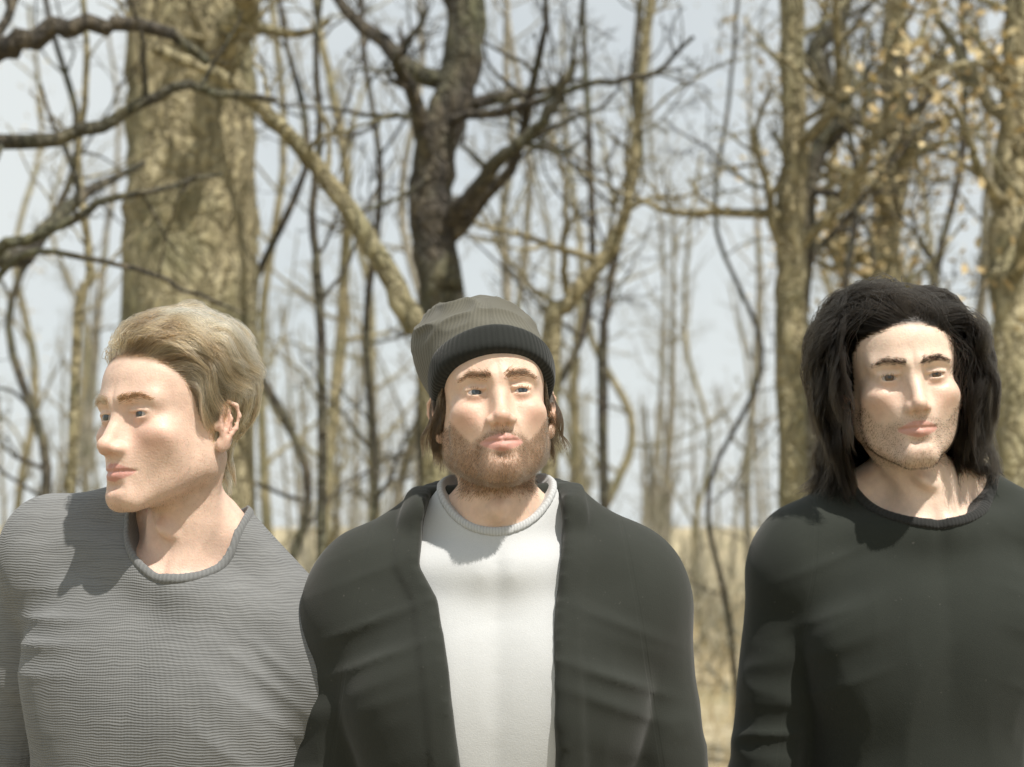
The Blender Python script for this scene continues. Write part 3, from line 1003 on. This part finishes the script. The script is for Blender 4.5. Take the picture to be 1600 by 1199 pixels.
def build_eyes(h, root, pose, mat):
    for sx in (-1, 1):
        c = np.array([sx * 0.0315, -0.0718, 0.0])
        bm = bmesh.new()
        bmesh.ops.create_uvsphere(bm, u_segments=32, v_segments=20, radius=0.0128)
        me = bpy.data.meshes.new('eye')
        bm.to_mesh(me); bm.free()
        for p in me.polygons:
            p.use_smooth = True
        me.materials.append(mat)
        o = link(bpy.data.objects.new('eye', me), root)
        o.location = pose(c[None], 1)[0]
        ax = pose(np.array([c, c + (0.01, 0, 0), c + (0, 0.01, 0), c + (0, 0, 0.01)]), 1)
        M = Matrix([[(ax[j + 1][i] - ax[0][i]) * 100 for j in range(3)] for i in range(3)])
        gaze = Matrix.Rotation(R(h.get('gaze', (0, 0))[0]), 3, 'Z') @ Matrix.Rotation(R(-h.get('gaze', (0, 0))[1]), 3, 'X')
        o.rotation_euler = (M @ gaze).to_euler()
        o.scale = (h.get('head_scale', 1.0),) * 3


def sample_surface(V, Q, N, mask, n, rs):
    """random points on the faces where mask (per vertex) is high"""
    fm = mask[Q].mean(1)
    a = np.linalg.norm(np.cross(V[Q[:, 2]] - V[Q[:, 0]], V[Q[:, 3]] - V[Q[:, 1]]), axis=1) * fm
    i = rs.choice(len(Q), n, p=a / a.sum())
    u, v = rs.random((n, 1)), rs.random((n, 1))
    q = Q[i]
    def mixv(X):
        return (X[q[:, 0]] * (1 - u) + X[q[:, 1]] * u) * (1 - v) + (X[q[:, 3]] * (1 - u) + X[q[:, 2]] * u) * v
    P, D = mixv(V), mixv(N)
    return P, D / (np.linalg.norm(D, axis=1, keepdims=True) + 1e-9)


def lock_up(S, ng, rs, amount=0.75, spread=0.0):
    """gathers strands into locks: each is drawn towards the path of the nearest of ng guide strands"""
    g = rs.choice(len(S), ng, replace=False)
    G = S[g]
    out = np.empty_like(S)
    t = np.linspace(0, 1, S.shape[1])[None, :, None]
    for i in range(0, len(S), 2000):
        A = S[i:i + 2000]
        d = ((A[:, None, 0] - G[None, :, 0]) ** 2).sum(-1)
        n = d.argmin(1)
        k = amount * sstep(0.05, 0.85, t) * rs.uniform(0.6, 1.0, (len(A), 1, 1))
        out[i:i + 2000] = A * (1 - k) + G[n] * k
    return out, g


def make_strands(name, S, r_root, r_tip, mat, root, lock=None):
    """S (n, k, 3) strand points -> a curves object"""
    n, k, _ = S.shape
    hc = bpy.data.hair_curves.new(name)
    hc.add_curves([k] * n)
    hc.attributes['position'].data.foreach_set('vector', np.ascontiguousarray(S, np.float32).ravel())
    if 'radius' not in hc.attributes:
        hc.attributes.new('radius', 'FLOAT', 'POINT')
    t = np.linspace(0, 1, k)
    rr = (r_root + (r_tip - r_root) * t ** 2)[None] * np.ones((n, 1))
    hc.attributes['radius'].data.foreach_set('value', np.ascontiguousarray(rr, np.float32).ravel())
    if lock is not None:
        hc.attributes.new('lock', 'FLOAT', 'CURVE').data.foreach_set('value', np.ascontiguousarray(lock, np.float32))
    hc.materials.append(mat)
    return link(bpy.data.objects.new(name, hc), root)


def unit(v):
    return v / (np.linalg.norm(v, axis=-1, keepdims=True) + 1e-9)


def head_dist(P):
    x, y, z = np.abs(P[:, 0]), P[:, 1], P[:, 2]
    d = ell((0, 0.012, 0.040), (0.0745, 0.094, 0.078))[0](x, y, z)
    d = smin(d, ell((0, -0.026, -0.020), (0.064, 0.066, 0.085))[0](x, y, z), 0.03)
    d = smin(d, cone((0, 0.018, -0.075), (0, 0.040, -0.225), 0.0525, 0.060)[0](x, y, z), 0.02)
    return d


def shoulder_dist(P):
    x, y, z = np.abs(P[:, 0]), P[:, 1], P[:, 2]
    d = 1.0
    for p, k in torso_prims(1.0):
        d = smin(d, p[0](x, y, z), k) if not np.isscalar(d) else p[0](x, y, z)
    return d


def push_out(P, dist, off):
    e = 0.002
    for _ in range(2):
        d = dist(P)
        g = np.stack([dist(P + np.array(v)) - d for v in ((e, 0, 0), (0, e, 0), (0, 0, e))], 1)
        g = unit(g)
        P = P + g * np.maximum(off - d, 0)[:, None]
    return P


def pull_in(P, dist, mx):
    e = 0.002
    d = dist(P)
    g = unit(np.stack([dist(P + np.array(v)) - d for v in ((e, 0, 0), (0, e, 0), (0, 0, e))], 1))
    return P - g * (np.maximum(d - mx, 0) * 0.6)[:, None]


def build_brows(h, V, Q, N, root, pose, mat, rs):
    x = np.abs(V[:, 0])
    zc = np.interp(x, [0.008, 0.02, 0.036, 0.052], [0.0165, 0.0200, 0.0225, 0.0165])
    wd = np.interp(x, [0.006, 0.012, 0.036, 0.052], [0.0022, 0.0036, 0.0030, 0.0012])
    m = ((x > 0.008) & (x < 0.052) & (V[:, 1] < -0.05)) * np.exp(-((V[:, 2] - zc) / wd) ** 2)
    for sgn in (-1, 1):
        P, D = sample_surface(V, Q, N, m * (V[:, 0] * sgn > 0), h.get('brows', 420), rs)
        out = np.sign(P[:, :1]) * np.array([[1, 0.25, 0.0]]) + np.array([[0, 0, 0.55]]) * np.interp(np.abs(P[:, :1]), [0.01, 0.045], [1.2, -0.5])
        d = unit(out) * 0.9 + D * 0.35 + rs.normal(0, 0.15, P.shape)
        L = rs.uniform(0.005, 0.010, (len(P), 1)) * np.interp(np.abs(P[:, :1]), [0.035, 0.052], [1, 0.6])
        S = np.stack([P + unit(d) * L * t - D * (t * t) * L * 0.25 for t in np.linspace(0, 1, 5)], 1)
        k = S.shape[1]
        make_strands('eyebrow', pose(S.reshape(-1, 3), 1).reshape(-1, k, 3), 0.00016, 0.00005, mat, root)


def build_lashes(root, pose, mat, rs, op=0.0):
    for sx in (-1, 1):
        t = rs.uniform(-0.4, 1, 46)
        base = np.stack([0.0312 + t * 0.0125, -0.0880 + 0.004 * np.abs(t) ** 2, 0.0034 - op - 0.0035 * t * t], 1)
        d = np.stack([t * 0.5, -np.ones_like(t), 0.25 + 0 * t], 1)
        d = unit(d)
        L = 0.0036
        S = np.stack([base + d * L * q + np.array([0, 0, 0.0025]) * q * q for q in np.linspace(0, 1, 4)], 1)
        S[..., 0] *= sx
        make_strands('eyelashes', pose(S.reshape(-1, 3), 1).reshape(-1, 4, 3), 0.00010, 0.00004, mat, root)


def grow(P, D, n, step, field, rs, wave=0.0, wfreq=30.0, off_fn=None, dist=head_dist, clump=0.0, clump_freq=70, curl_seed=5, cling=None):
    """integrates strands through a direction field; returns (n_strands, n+1, 3)"""
    root0 = P.copy()
    out = [P.copy()]
    ph = vnoise(root0, (clump_freq * 0.5,) * 3, curl_seed) * 14
    off0 = rs.random(len(P))
    cn = vnoise3(root0, (clump_freq,) * 3, curl_seed + 3)
    for s in range(n):
        t = (s + 1) / n
        d = field(P, D, t, root0)
        if wave:
            tan = unit(d)
            side = unit(np.cross(tan, np.array([0.0, 1.0, 0.1])))
            bin_ = np.cross(tan, side)
            arg = ph + wfreq * step * s
            d = d + (side * np.cos(arg)[:, None] + bin_ * np.sin(arg)[:, None]) * wave * min(1, 2 * t)
        d = d + cn * clump * t
        P = P + unit(d) * (step[:, None] if not np.isscalar(step) else step)
        off = off_fn(t, off0, root0) if off_fn else 0.002 + 0 * off0
        P = push_out(P, dist, off)
        if cling is not None:
            P = pull_in(P, dist, off + cling(t, root0))
        out.append(P.copy())
    return np.stack(out, 1)


# garments ------------------------------------------------------------
def folds(V, N, seed, amp, arms=True):
    """cloth creases: vertical drape on the body, drag lines at the armpit and rings at the elbow"""
    z = V[:, 2]
    x = np.abs(V[:, 0])
    q = V + vnoise3(V, (6, 6, 4), seed) * 0.02
    rid = lambda f, s: (1 - np.abs(2 * vnoise(q, f, s) - 1)) ** 2
    dr = rid((13, 13, 4.0), seed) * 0.6 + rid((26, 26, 9), seed + 1) * 0.25
    lower = sstep(-0.25, -0.5, z)
    d = dr * (0.25 + 0.75 * lower)
    # drag lines running from the armpit towards the collar and down the side
    s = np.stack([V[:, 0] * 0.35 + z * np.sign(V[:, 0]) * 0.94, V[:, 1] * 0.3, z * 0.1], 1)
    drag = (1 - np.abs(2 * vnoise(s, (34, 10, 6), seed + 2) - 1)) ** 2
    pit = np.exp(-((x - 0.135) / 0.05) ** 2 - ((z + 0.33) / 0.085) ** 2)
    d = d + drag * pit * 1.1
    arm = sstep(0.16, 0.19, x) * sstep(-0.34, -0.42, z)
    ring = (1 - np.abs(2 * vnoise(q * np.array([1, 1, 1]), (9, 9, 34), seed + 4) - 1)) ** 2
    d = d + arm * ring * 0.9
    return V + N * ((d - 0.35) * amp)[:, None]


def hole_fn(hole):
    rx, ry, rz, cy, cz, k = hole

    def g(x, y, z):
        zz = np.minimum(z - (cz + k * (y - cy)), 0)
        return (1 - np.sqrt((x / rx) ** 2 + ((y - cy) / ry) ** 2 + (zz / rz) ** 2)) * 0.08
    return g


def garment(name, h, root, pose, mat, infl, plane=None, clipfns=(), arms=True, amp=0.008, seed=1, hem=-0.80, extra=(), sleeve=0.0, fold_fn=None,
            hole=None):
    xs = axis((0, 0.30, 0.005))
    ys = axis((-0.14, 0.22, 0.006))
    zs = axis((-0.86, -0.50, 0.008), (-0.50, -0.06, 0.0042))
    f = Field(xs, ys, zs)
    for p, k in torso_prims(h['bulk']):
        f.add(p, k + 0.01, infl)
    f.add(cone((0, 0.018, -0.075), (0, 0.040, -0.225), 0.0525, 0.060) if hole is None else NECKB, 0.05, infl)
    f.add(CLAV, 0.03, infl)
    if arms:
        for p, k in arm_prims(h['bulk']):
            f.add(p, k * 0.6, infl + sleeve)
    for p, k in extra:
        f.add(p, k)
    f.clip(lambda x, y, z: hem - z + 0 * x + 0 * y, 0.004)
    if hole is not None:
        f.clip(hole_fn(hole), 0.003)
    if plane is not None:
        p0, nn = np.asarray(plane[0], float), np.asarray(plane[1], float)
        nn = nn / np.linalg.norm(nn)
        f.clip(lambda x, y, z: (x - p0[0]) * nn[0] + (y - p0[1]) * nn[1] + (z - p0[2]) * nn[2], 0.003)
    F, xs, ys, zs = f.mirrored()
    g = Field(xs, ys, zs); g.F = F
    for c in clipfns:
        g.clip(c, 0.004)
    V, Q = nets(g.F, xs, ys, zs, relax=2)
    N = vnormals(V, Q)
    V = folds(V, N, seed, amp)
    V = laplace(V, Q, 0.3)
    if fold_fn is not None:
        V = fold_fn(V, N)
    return mesh_np(name, pose(V, 0), Q, mat, root), V, Q


def neckband(name, h, root, pose, mat, infl, hole, width=0.015, thick=0.0016):
    """ribbed band along the neckline: a thin slab of the garment's own outer surface"""
    g = hole_fn(hole)
    f = Field(axis((0, 0.15, 0.0025)), axis((-0.12, 0.15, 0.0028)), axis((-0.29, -0.07, 0.0025)))
    for p, k in torso_prims(h['bulk']):
        f.add(p, k + 0.01, infl + thick)
    f.add(NECKB, 0.05, infl + thick)
    f.add(CLAV, 0.03, infl + thick)
    f.clip(lambda x, y, z: g(x, y, z) - 0.001, 0.003)
    f.clip(lambda x, y, z: -g(x, y, z) - width, 0.002)
    V, Q = nets(*f.mirrored(), relax=2)
    rib = np.arctan2(V[:, 0], -(V[:, 1] - 0.03)) * 95
    mesh_np(name, pose(V, 0), Q, mat, root, dict(rib=rib))


def trousers_and_shoes(h, root, pose, m_tr, m_shoe):
    f = Field(axis((0, 0.30, 0.009)), axis((-0.14, 0.24, 0.009)), axis((-1.60, -0.66, 0.012)))
    f.add(ell((0, 0.055, -0.76), (0.165, 0.105, 0.12)), 0.05, 0.004)
    for p, k in leg_prims():
        f.add(p, k, 0.014)
    f.add(ell((0.185, 0.01, -0.80), (0.045, 0.045, 0.075)), 0.03)      # hand in the pocket
    f.clip(lambda x, y, z: z + 0.70 + 0 * x + 0 * y)
    V, Q = nets(*f.mirrored(), relax=2)
    q = V
    V = V + vnormals(V, Q) * (((1 - np.abs(2 * vnoise(q, (9, 9, 22), h['seed']) - 1)) ** 2 - 0.3) * 0.010)[:, None]
    mesh_np('trousers', pose(V, 0), Q, m_tr, root)
    for sx in (-1, 1):
        f = Field(axis((0.04, 0.20, 0.006)), axis((-0.20, 0.16, 0.006)), axis((-1.66, -1.50, 0.006)))
        f.add(cone((0.112, 0.075, -1.585), (0.122, -0.095, -1.605), 0.040, 0.036), 0.02)
        f.add(cone((0.112, 0.075, -1.53), (0.112, 0.075, -1.58), 0.044, 0.044), 0.03)
        f.clip(lambda x, y, z: -1.638 - z + 0 * x + 0 * y)
        V, Q = nets(f.F, *f.ax, relax=1)
        V[:, 0] *= sx
        if sx < 0:
            Q = Q[:, ::-1]
        mesh_np('shoe', pose(V, 0), Q, m_shoe, root)


M_DENIM = cloth_mat('dark_denim', (0.03, 0.035, 0.05))
M_SHOE = cloth_mat('shoe_leather', (0.05, 0.04, 0.03), rough=0.5)


def person(px, py, Y, label, h):
    p = at(px, py, Y)
    s = p.z / (EYE_H - DROP)
    root = empty('person', (p.x, p.y, 0))
    root.scale = (s, s, s)
    root.rotation_euler = (0, 0, R(h.get('body_yaw', 0)))
    tag(root, label, 'person')
    h = dict(h)
    h['yaw'] = h['yaw'] - h.get('body_yaw', 0)
    return root, h, make_pose(h)


# --- left man: swept blond hair, grey sweater
def blond_man():
    h = dict(yaw=-38, pitch=1, roll=-2, body_yaw=-16, shoulder_tilt=-19, lean=0.062, head_scale=0.955, bulk=1.07, nose=0.003, squint=0.0012, seed=3, jaw=0.95, gaze=(-4, 0))
    root, h, pose = person(208, 651, 2.18, 'young man with swept-back blond hair in grey ribbed sweater, face turned away to one side', h)
    rs = np.random.default_rng(31)
    skin = skin_mat('skin_fair', (0.66, 0.48, 0.38), (0.58, 0.32, 0.24), (0.46, 0.20, 0.17), (0.30, 0.21, 0.13), 0.12, (0.16, 0.10, 0.055))
    o, V, Q, N = build_body(h, root, pose, skin)
    build_eyes(h, root, pose, eye_mat('eye_blue', (0.06, 0.08, 0.09)))
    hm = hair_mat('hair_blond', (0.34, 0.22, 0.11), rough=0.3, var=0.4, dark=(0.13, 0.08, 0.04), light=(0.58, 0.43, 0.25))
    bm_ = hair_mat('brow_brown', (0.10, 0.065, 0.035))
    build_brows(h, V, Q, N, root, pose, bm_, rs)
    m = scalp_mask(V, 0.004) * (np.abs(V[:, 0]) < 0.0785)
    P, D = sample_surface(V, Q, N, m, 26000, rs)
    top = sstep(0.035, 0.085, P[:, 2])
    R0 = P.copy()
    frontal = sstep(0.05, -0.06, P[:, 1]) * top
    nape = sstep(0.03, 0.06, P[:, 1]) * sstep(0.02, -0.02, P[:, 2])
    L = np.where(rs.random(len(P)) < 0.75, 1, rs.uniform(0.5, 0.9, len(P))) * (0.080 + 0.056 * top - 0.030 * nape) * rs.uniform(0.8, 1.12, len(P))
    tous = vnoise3(P, (30, 30, 30), 3)
    own = rs.normal(0, 1, P.shape)

    def field(P_, D_, t, r0):
        d = np.array([[0.42, 0.88, 0.12]]) * top[:, None] + (1 - top)[:, None] * np.array([[0, 0.70, -0.72]])
        lift = (0.15 + 1.15 * frontal + 0.2 * top)[:, None] * max(0, 1.0 - 2.4 * t)
        g = np.array([[0, 0, -1.0]]) * (1.0 * t * t)
        face = sstep(-0.02, -0.06, P_[:, 1]) * sstep(0.085, 0.065, P_[:, 2])
        return unit(d) + D_ * lift + g + tous * 0.28 * min(1, t * 3) + own * (0.03 + 0.13 * t) + face[:, None] * np.array([[0.6, 1.2, 0.6]])
    S = grow(P, D, 18, L / 18, field, rs, wave=0.75, wfreq=60, clump=0.55, clump_freq=44, cling=lambda t, r0: 0.002 + 0.010 * frontal,
             off_fn=lambda t, o0, r0: 0.0015 + (0.011 + 0.004 * top + 0.014 * frontal) * (0.25 + 0.75 * o0) * min(1, t * 3))
    S, _ = lock_up(S, 420, rs, 0.7)
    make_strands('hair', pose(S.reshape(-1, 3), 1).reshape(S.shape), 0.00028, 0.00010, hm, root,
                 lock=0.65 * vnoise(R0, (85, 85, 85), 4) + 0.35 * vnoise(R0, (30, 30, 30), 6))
    m = beard_mask(V) * (N[:, 1] < 0.6)
    P, D = sample_surface(V, Q, N, m, 1500, rs)
    S = np.stack([P + (D + np.array([[0, 0, -0.7]])) * q for q in (0, 0.0006, 0.0013)], 1)
    make_strands('stubble', pose(S.reshape(-1, 3)).reshape(S.shape), 0.00009, 0.00005, bm_, root)
    knit = cloth_mat('grey_knit', (0.20, 0.205, 0.205), 'knit', rows=640)
    band = cloth_mat('grey_rib', (0.19, 0.195, 0.195), 'rib')
    hole = (0.069, 0.082, 0.070, 0.03, -0.148, 0.45)
    g, _, _ = garment('sweater', h, root, pose, knit, 0.011, hole=hole, amp=0.006, seed=12)
    neckband('neckband', h, g, pose, band, 0.011, hole, 0.008, 0.0014)
    trousers_and_shoes(h, root, pose, M_DENIM, M_SHOE)


# --- middle man: beanie, stubble, dark jacket over white shirt
def beanie_man():
    h = dict(yaw=5, pitch=10, roll=-3, body_yaw=0, shoulder_tilt=1, bulk=0.90, head_scale=0.87, head_width=0.96, nose=0.0, squint=0.0018, seed=8, jaw=0.99, nose_w=1.14, smile=0.0025, gaze=(10, 0))
    root, h, pose = person(776, 618, 2.09, 'bearded man in dark knitted beanie and open dark jacket over white shirt', h)
    rs = np.random.default_rng(47)
    skin = skin_mat('skin_warm', (0.66, 0.48, 0.37), (0.58, 0.32, 0.24), (0.50, 0.23, 0.20), (0.15, 0.095, 0.06), 0.5, (0.05, 0.035, 0.02))
    o, V, Q, N = build_body(h, root, pose, skin)
    build_eyes(h, root, pose, eye_mat('eye_grey', (0.045, 0.06, 0.07)))
    hm = hair_mat('hair_brown', (0.045, 0.030, 0.018), ior=1.4)
    bh = hair_mat('beard_brown', (0.075, 0.050, 0.030), ior=1.4)
    build_brows(h, V, Q, N, root, pose, hm, rs)
    build_lashes(root, pose, hm, rs, 0.0010)
    m = beard_mask(V, h['smile']) * (N[:, 1] < 0.6)
    P, D = sample_surface(V, Q, N, m, 12000, rs)
    L = rs.uniform(0.003, 0.008, (len(P), 1)) * np.where(P[:, 2:] > -0.068, 0.5, 1.0)
    d = unit(D * 0.8 + np.array([[0, 0.1, -0.9]]) + rs.normal(0, 0.25, P.shape))
    S = np.stack([P + d * L * t for t in np.linspace(0, 1, 4)], 1)
    make_strands('beard', pose(S.reshape(-1, 3)).reshape(S.shape), 0.00014, 0.00005, bh, root)
    # hair that shows under the beanie
    bp0, bn = np.array([0, -0.090, 0.046]), unit(np.array([0, 0.40, 1.0]))
    below = ((V - bp0) @ bn) < 0.01
    m = scalp_mask(V, 0.004) * below
    P, D = sample_surface(V, Q, N, m, 9000, rs)
    L = rs.uniform(0.05, 0.085, len(P))

    def field(P_, D_, t, r0):
        return np.array([[0, 0.35, -1.0]]) + D_ * 0.35 * (1 - t) + np.array([[0, 0.6, 0.2]]) * t
    S = grow(P, D, 10, L / 10, field, rs, wave=0.35, wfreq=90, clump=0.4, off_fn=lambda t, o0, r0: 0.001 + 0.012 * o0 * t)
    make_strands('hair', pose(S.reshape(-1, 3), 1).reshape(S.shape), 0.00026, 0.0001, hm, root)
    # beanie: slouched crown and a turned-up cuff
    f = Field(axis((-0.13, 0.13, 0.0032)), axis((-0.14, 0.17, 0.0036)), axis((-0.06, 0.19, 0.0034)))
    f.add(ell((0, 0.012, 0.044), (0.0745, 0.094, 0.078)), 0.01, 0.009)
    f.add(ell((0, -0.036, 0.036), (0.059, 0.050, 0.050)), 0.03, 0.009)
    f.add(ell((-0.020, 0.052, 0.088), (0.074, 0.078, 0.056)), 0.05, 0.004)
    f.add(ell((-0.030, 0.040, 0.100), (0.050, 0.060, 0.036)), 0.05, 0.002)
    f.clip(lambda x, y, z: -((y - bp0[1]) * bn[1] + (z - bp0[2] - 0.006) * bn[2]) + 0 * x)
    Vc, Qc = nets(f.F, *f.ax, relax=2)
    Nc = vnormals(Vc, Qc)
    sl = sstep(0.07, 0.12, Vc[:, 2])
    Vc = Vc + Nc * (((1 - np.abs(2 * vnoise(Vc, (26, 26, 40), 5) - 1)) ** 2 - 0.3) * 0.010 * sl)[:, None]
    rib = np.arctan2(Vc[:, 0], Vc[:, 1]) * 80
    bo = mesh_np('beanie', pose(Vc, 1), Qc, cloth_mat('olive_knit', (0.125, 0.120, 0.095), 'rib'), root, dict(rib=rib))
    f = Field(axis((0, 0.13, 0.0028)), axis((-0.14, 0.17, 0.0034)), axis((-0.07, 0.13, 0.0028)))
    f.add(ell((0, 0.012, 0.044), (0.0745, 0.094, 0.078)), 0.01, 0.0150)
    f.add(ell((0, -0.036, 0.036), (0.059, 0.050, 0.050)), 0.03, 0.0150)
    f.clip(lambda x, y, z: -((y - bp0[1]) * bn[1] + (z - bp0[2]) * bn[2]) + 0 * x, 0.008)
    f.clip(lambda x, y, z: ((y - bp0[1]) * bn[1] + (z - bp0[2]) * bn[2]) - 0.040 + 0 * x, 0.008)
    Vc, Qc = nets(*f.mirrored(), relax=2)
    Nc = vnormals(Vc, Qc)
    Vc = Vc + Nc * ((vnoise(Vc, (22, 22, 22), 9) - 0.5) * 0.005)[:, None]
    rib = np.arctan2(Vc[:, 0], Vc[:, 1]) * 80
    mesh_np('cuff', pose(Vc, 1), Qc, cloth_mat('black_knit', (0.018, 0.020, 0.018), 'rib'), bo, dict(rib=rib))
    # white shirt
    white = cloth_mat('white_jersey', (0.52, 0.535, 0.54), var=0.04)
    hole = (0.072, 0.086, 0.070, 0.03, -0.099, 0.45)
    g, _, _ = garment('shirt', h, root, pose, white, 0.0075, hole=hole, arms=False, amp=0.006, seed=21)
    neckband('neckband', h, g, pose, cloth_mat('white_rib', (0.52, 0.535, 0.54), 'rib', var=0.04), 0.0075, hole, 0.009, 0.0012)
    # dark open jacket with a standing collar
    black = cloth_mat('black_wool', (0.027, 0.030, 0.025), var=0.25)
    jp = ((0, 0.05, -0.128), (0, -0.30, 1))

    def opening(x, y, z):
        t = -z
        l = np.interp(t, [0.10, 0.17, 0.22, 0.26, 0.33, 0.45, 0.8], [-0.070, -0.086, -0.088, -0.066, -0.055, -0.042, -0.02])
        r = np.interp(t, [0.10, 0.17, 0.22, 0.30, 0.45, 0.8], [0.070, 0.078, 0.074, 0.066, 0.072, 0.09])
        return np.minimum(np.minimum(x - l, r - x), 0.035 - y)
    garment('jacket', h, root, pose, black, 0.0185, jp, [opening], amp=0.009, seed=33, sleeve=0.004,
            extra=[(cone((0.040, 0.085, -0.135), (0.085, 0.01, -0.165), 0.020, 0.018), 0.02),
                   (cone((0.0, 0.098, -0.130), (0.040, 0.085, -0.135), 0.020, 0.020), 0.02)],
            fold_fn=lambda V_, N_: V_ + N_ * (0.0035 * sstep(-0.030, -0.024, opening(V_[:, 0], V_[:, 1], V_[:, 2])) * (V_[:, 1] < 0.05))[:, None])
    trousers_and_shoes(h, root, pose, M_DENIM, M_SHOE)


# --- right man: long dark hair, black shirt
def long_haired_man():
    h = dict(yaw=-1, pitch=0, roll=-4, body_yaw=6, head_shift=(-0.026, 0, 0), shoulder_tilt=2, bulk=0.97, head_scale=0.94, brows=300, nose=0.003, squint=0.0015, seed=15, jaw=0.92, nose_w=0.9, chin=0.004, gaze=(4, 0))
    root, h, pose = person(1448, 588, 2.42, 'man with shoulder-length dark wavy hair in wide-necked black shirt', h)
    rs = np.random.default_rng(53)
    skin = skin_mat('skin_pale', (0.70, 0.54, 0.43), (0.58, 0.34, 0.25), (0.48, 0.22, 0.18), (0.12, 0.08, 0.05), 0.18, (0.015, 0.012, 0.01))
    o, V, Q, N = build_body(h, root, pose, skin)
    build_eyes(h, root, pose, eye_mat('eye_brown', (0.10, 0.055, 0.03)))
    hm = hair_mat('hair_dark', (0.010, 0.008, 0.006), rough=0.42, ior=1.24)
    build_brows(h, V, Q, N, root, pose, hm, rs)
    build_lashes(root, pose, hm, rs, 0.0010)
    m = scalp_mask(V, 0.004, -0.004) * (np.abs(V[:, 0]) < 0.0785)
    P, D = sample_surface(V, Q, N, m, 26000, rs)
    L = rs.uniform(0.19, 0.33, len(P)) * np.where(P[:, 2] > 0.02, 1.0, 0.72)
    part = 0.020
    sg = np.where(P[:, 0] + rs.normal(0, 0.005, len(P)) > part, 1.0, -1.0)
    own = rs.normal(0, 1, P.shape)
    tous = vnoise3(P, (26, 26, 26), 8)
    front = sstep(0.0, -0.05, P[:, 1])

    def field(P_, D_, t, r0):
        ax_ = np.abs(P_[:, 0])
        early = np.clip(1.0 - 3.2 * t, 0, 1)
        out = np.stack([sg * 0.8, 0.35 + 0.55 * front, 0.35 * front], 1)
        face = sstep(0.02, -0.05, P_[:, 1]) * sstep(0.088, 0.060, ax_) * sstep(0.115, 0.085, P_[:, 2])
        d = out * (0.7 * early + 0.05) + D_ * 0.9 * early ** 2 + np.array([[0, 0, -1.0]]) * (0.05 + 1.6 * t)
        d = d + np.stack([sg * 1.5, 1.3 + 0 * sg, 0.2 + 0 * sg], 1) * face[:, None]
        return d + tous * 0.22 + own * (0.02 + 0.06 * t * t)
    S = grow(P, D, 26, L / 26, field, rs, wave=0.75, wfreq=62, clump=0.6, clump_freq=34, cling=lambda t, r0: 0.012 + 0.015 * t,
             dist=lambda q: np.minimum(head_dist(q), shoulder_dist(q) - 0.004),
             off_fn=lambda t, o0, r0: 0.002 + (0.010 + 0.026 * o0) * min(1, t * 4))
    S, _ = lock_up(S, 300, rs, 0.85)
    make_strands('hair', pose(S.reshape(-1, 3), 1).reshape(S.shape), 0.00032, 0.00014, hm, root)
    m = beard_mask(V) * (N[:, 1] < 0.6)
    P, D = sample_surface(V, Q, N, m, 6000, rs)
    S = np.stack([P + (D + np.array([[0, 0, -0.7]])) * q for q in (0, 0.0008, 0.0018)], 1)
    make_strands('stubble', pose(S.reshape(-1, 3)).reshape(S.shape), 0.00009, 0.00005, hm, root)
    black = cloth_mat('black_jersey', (0.024, 0.028, 0.023), var=0.25)
    hole = (0.098, 0.088, 0.072, 0.03, -0.133, 0.48)
    g, _, _ = garment('shirt', h, root, pose, black, 0.008, hole=hole, amp=0.008, seed=41, sleeve=0.004)
    neckband('neckband', h, g, pose, cloth_mat('black_rib', (0.026, 0.027, 0.026), 'rib', var=0.2), 0.008, hole, 0.010, 0.0014)
    trousers_and_shoes(h, root, pose, M_DENIM, M_SHOE)


blond_man()
beanie_man()
long_haired_man()
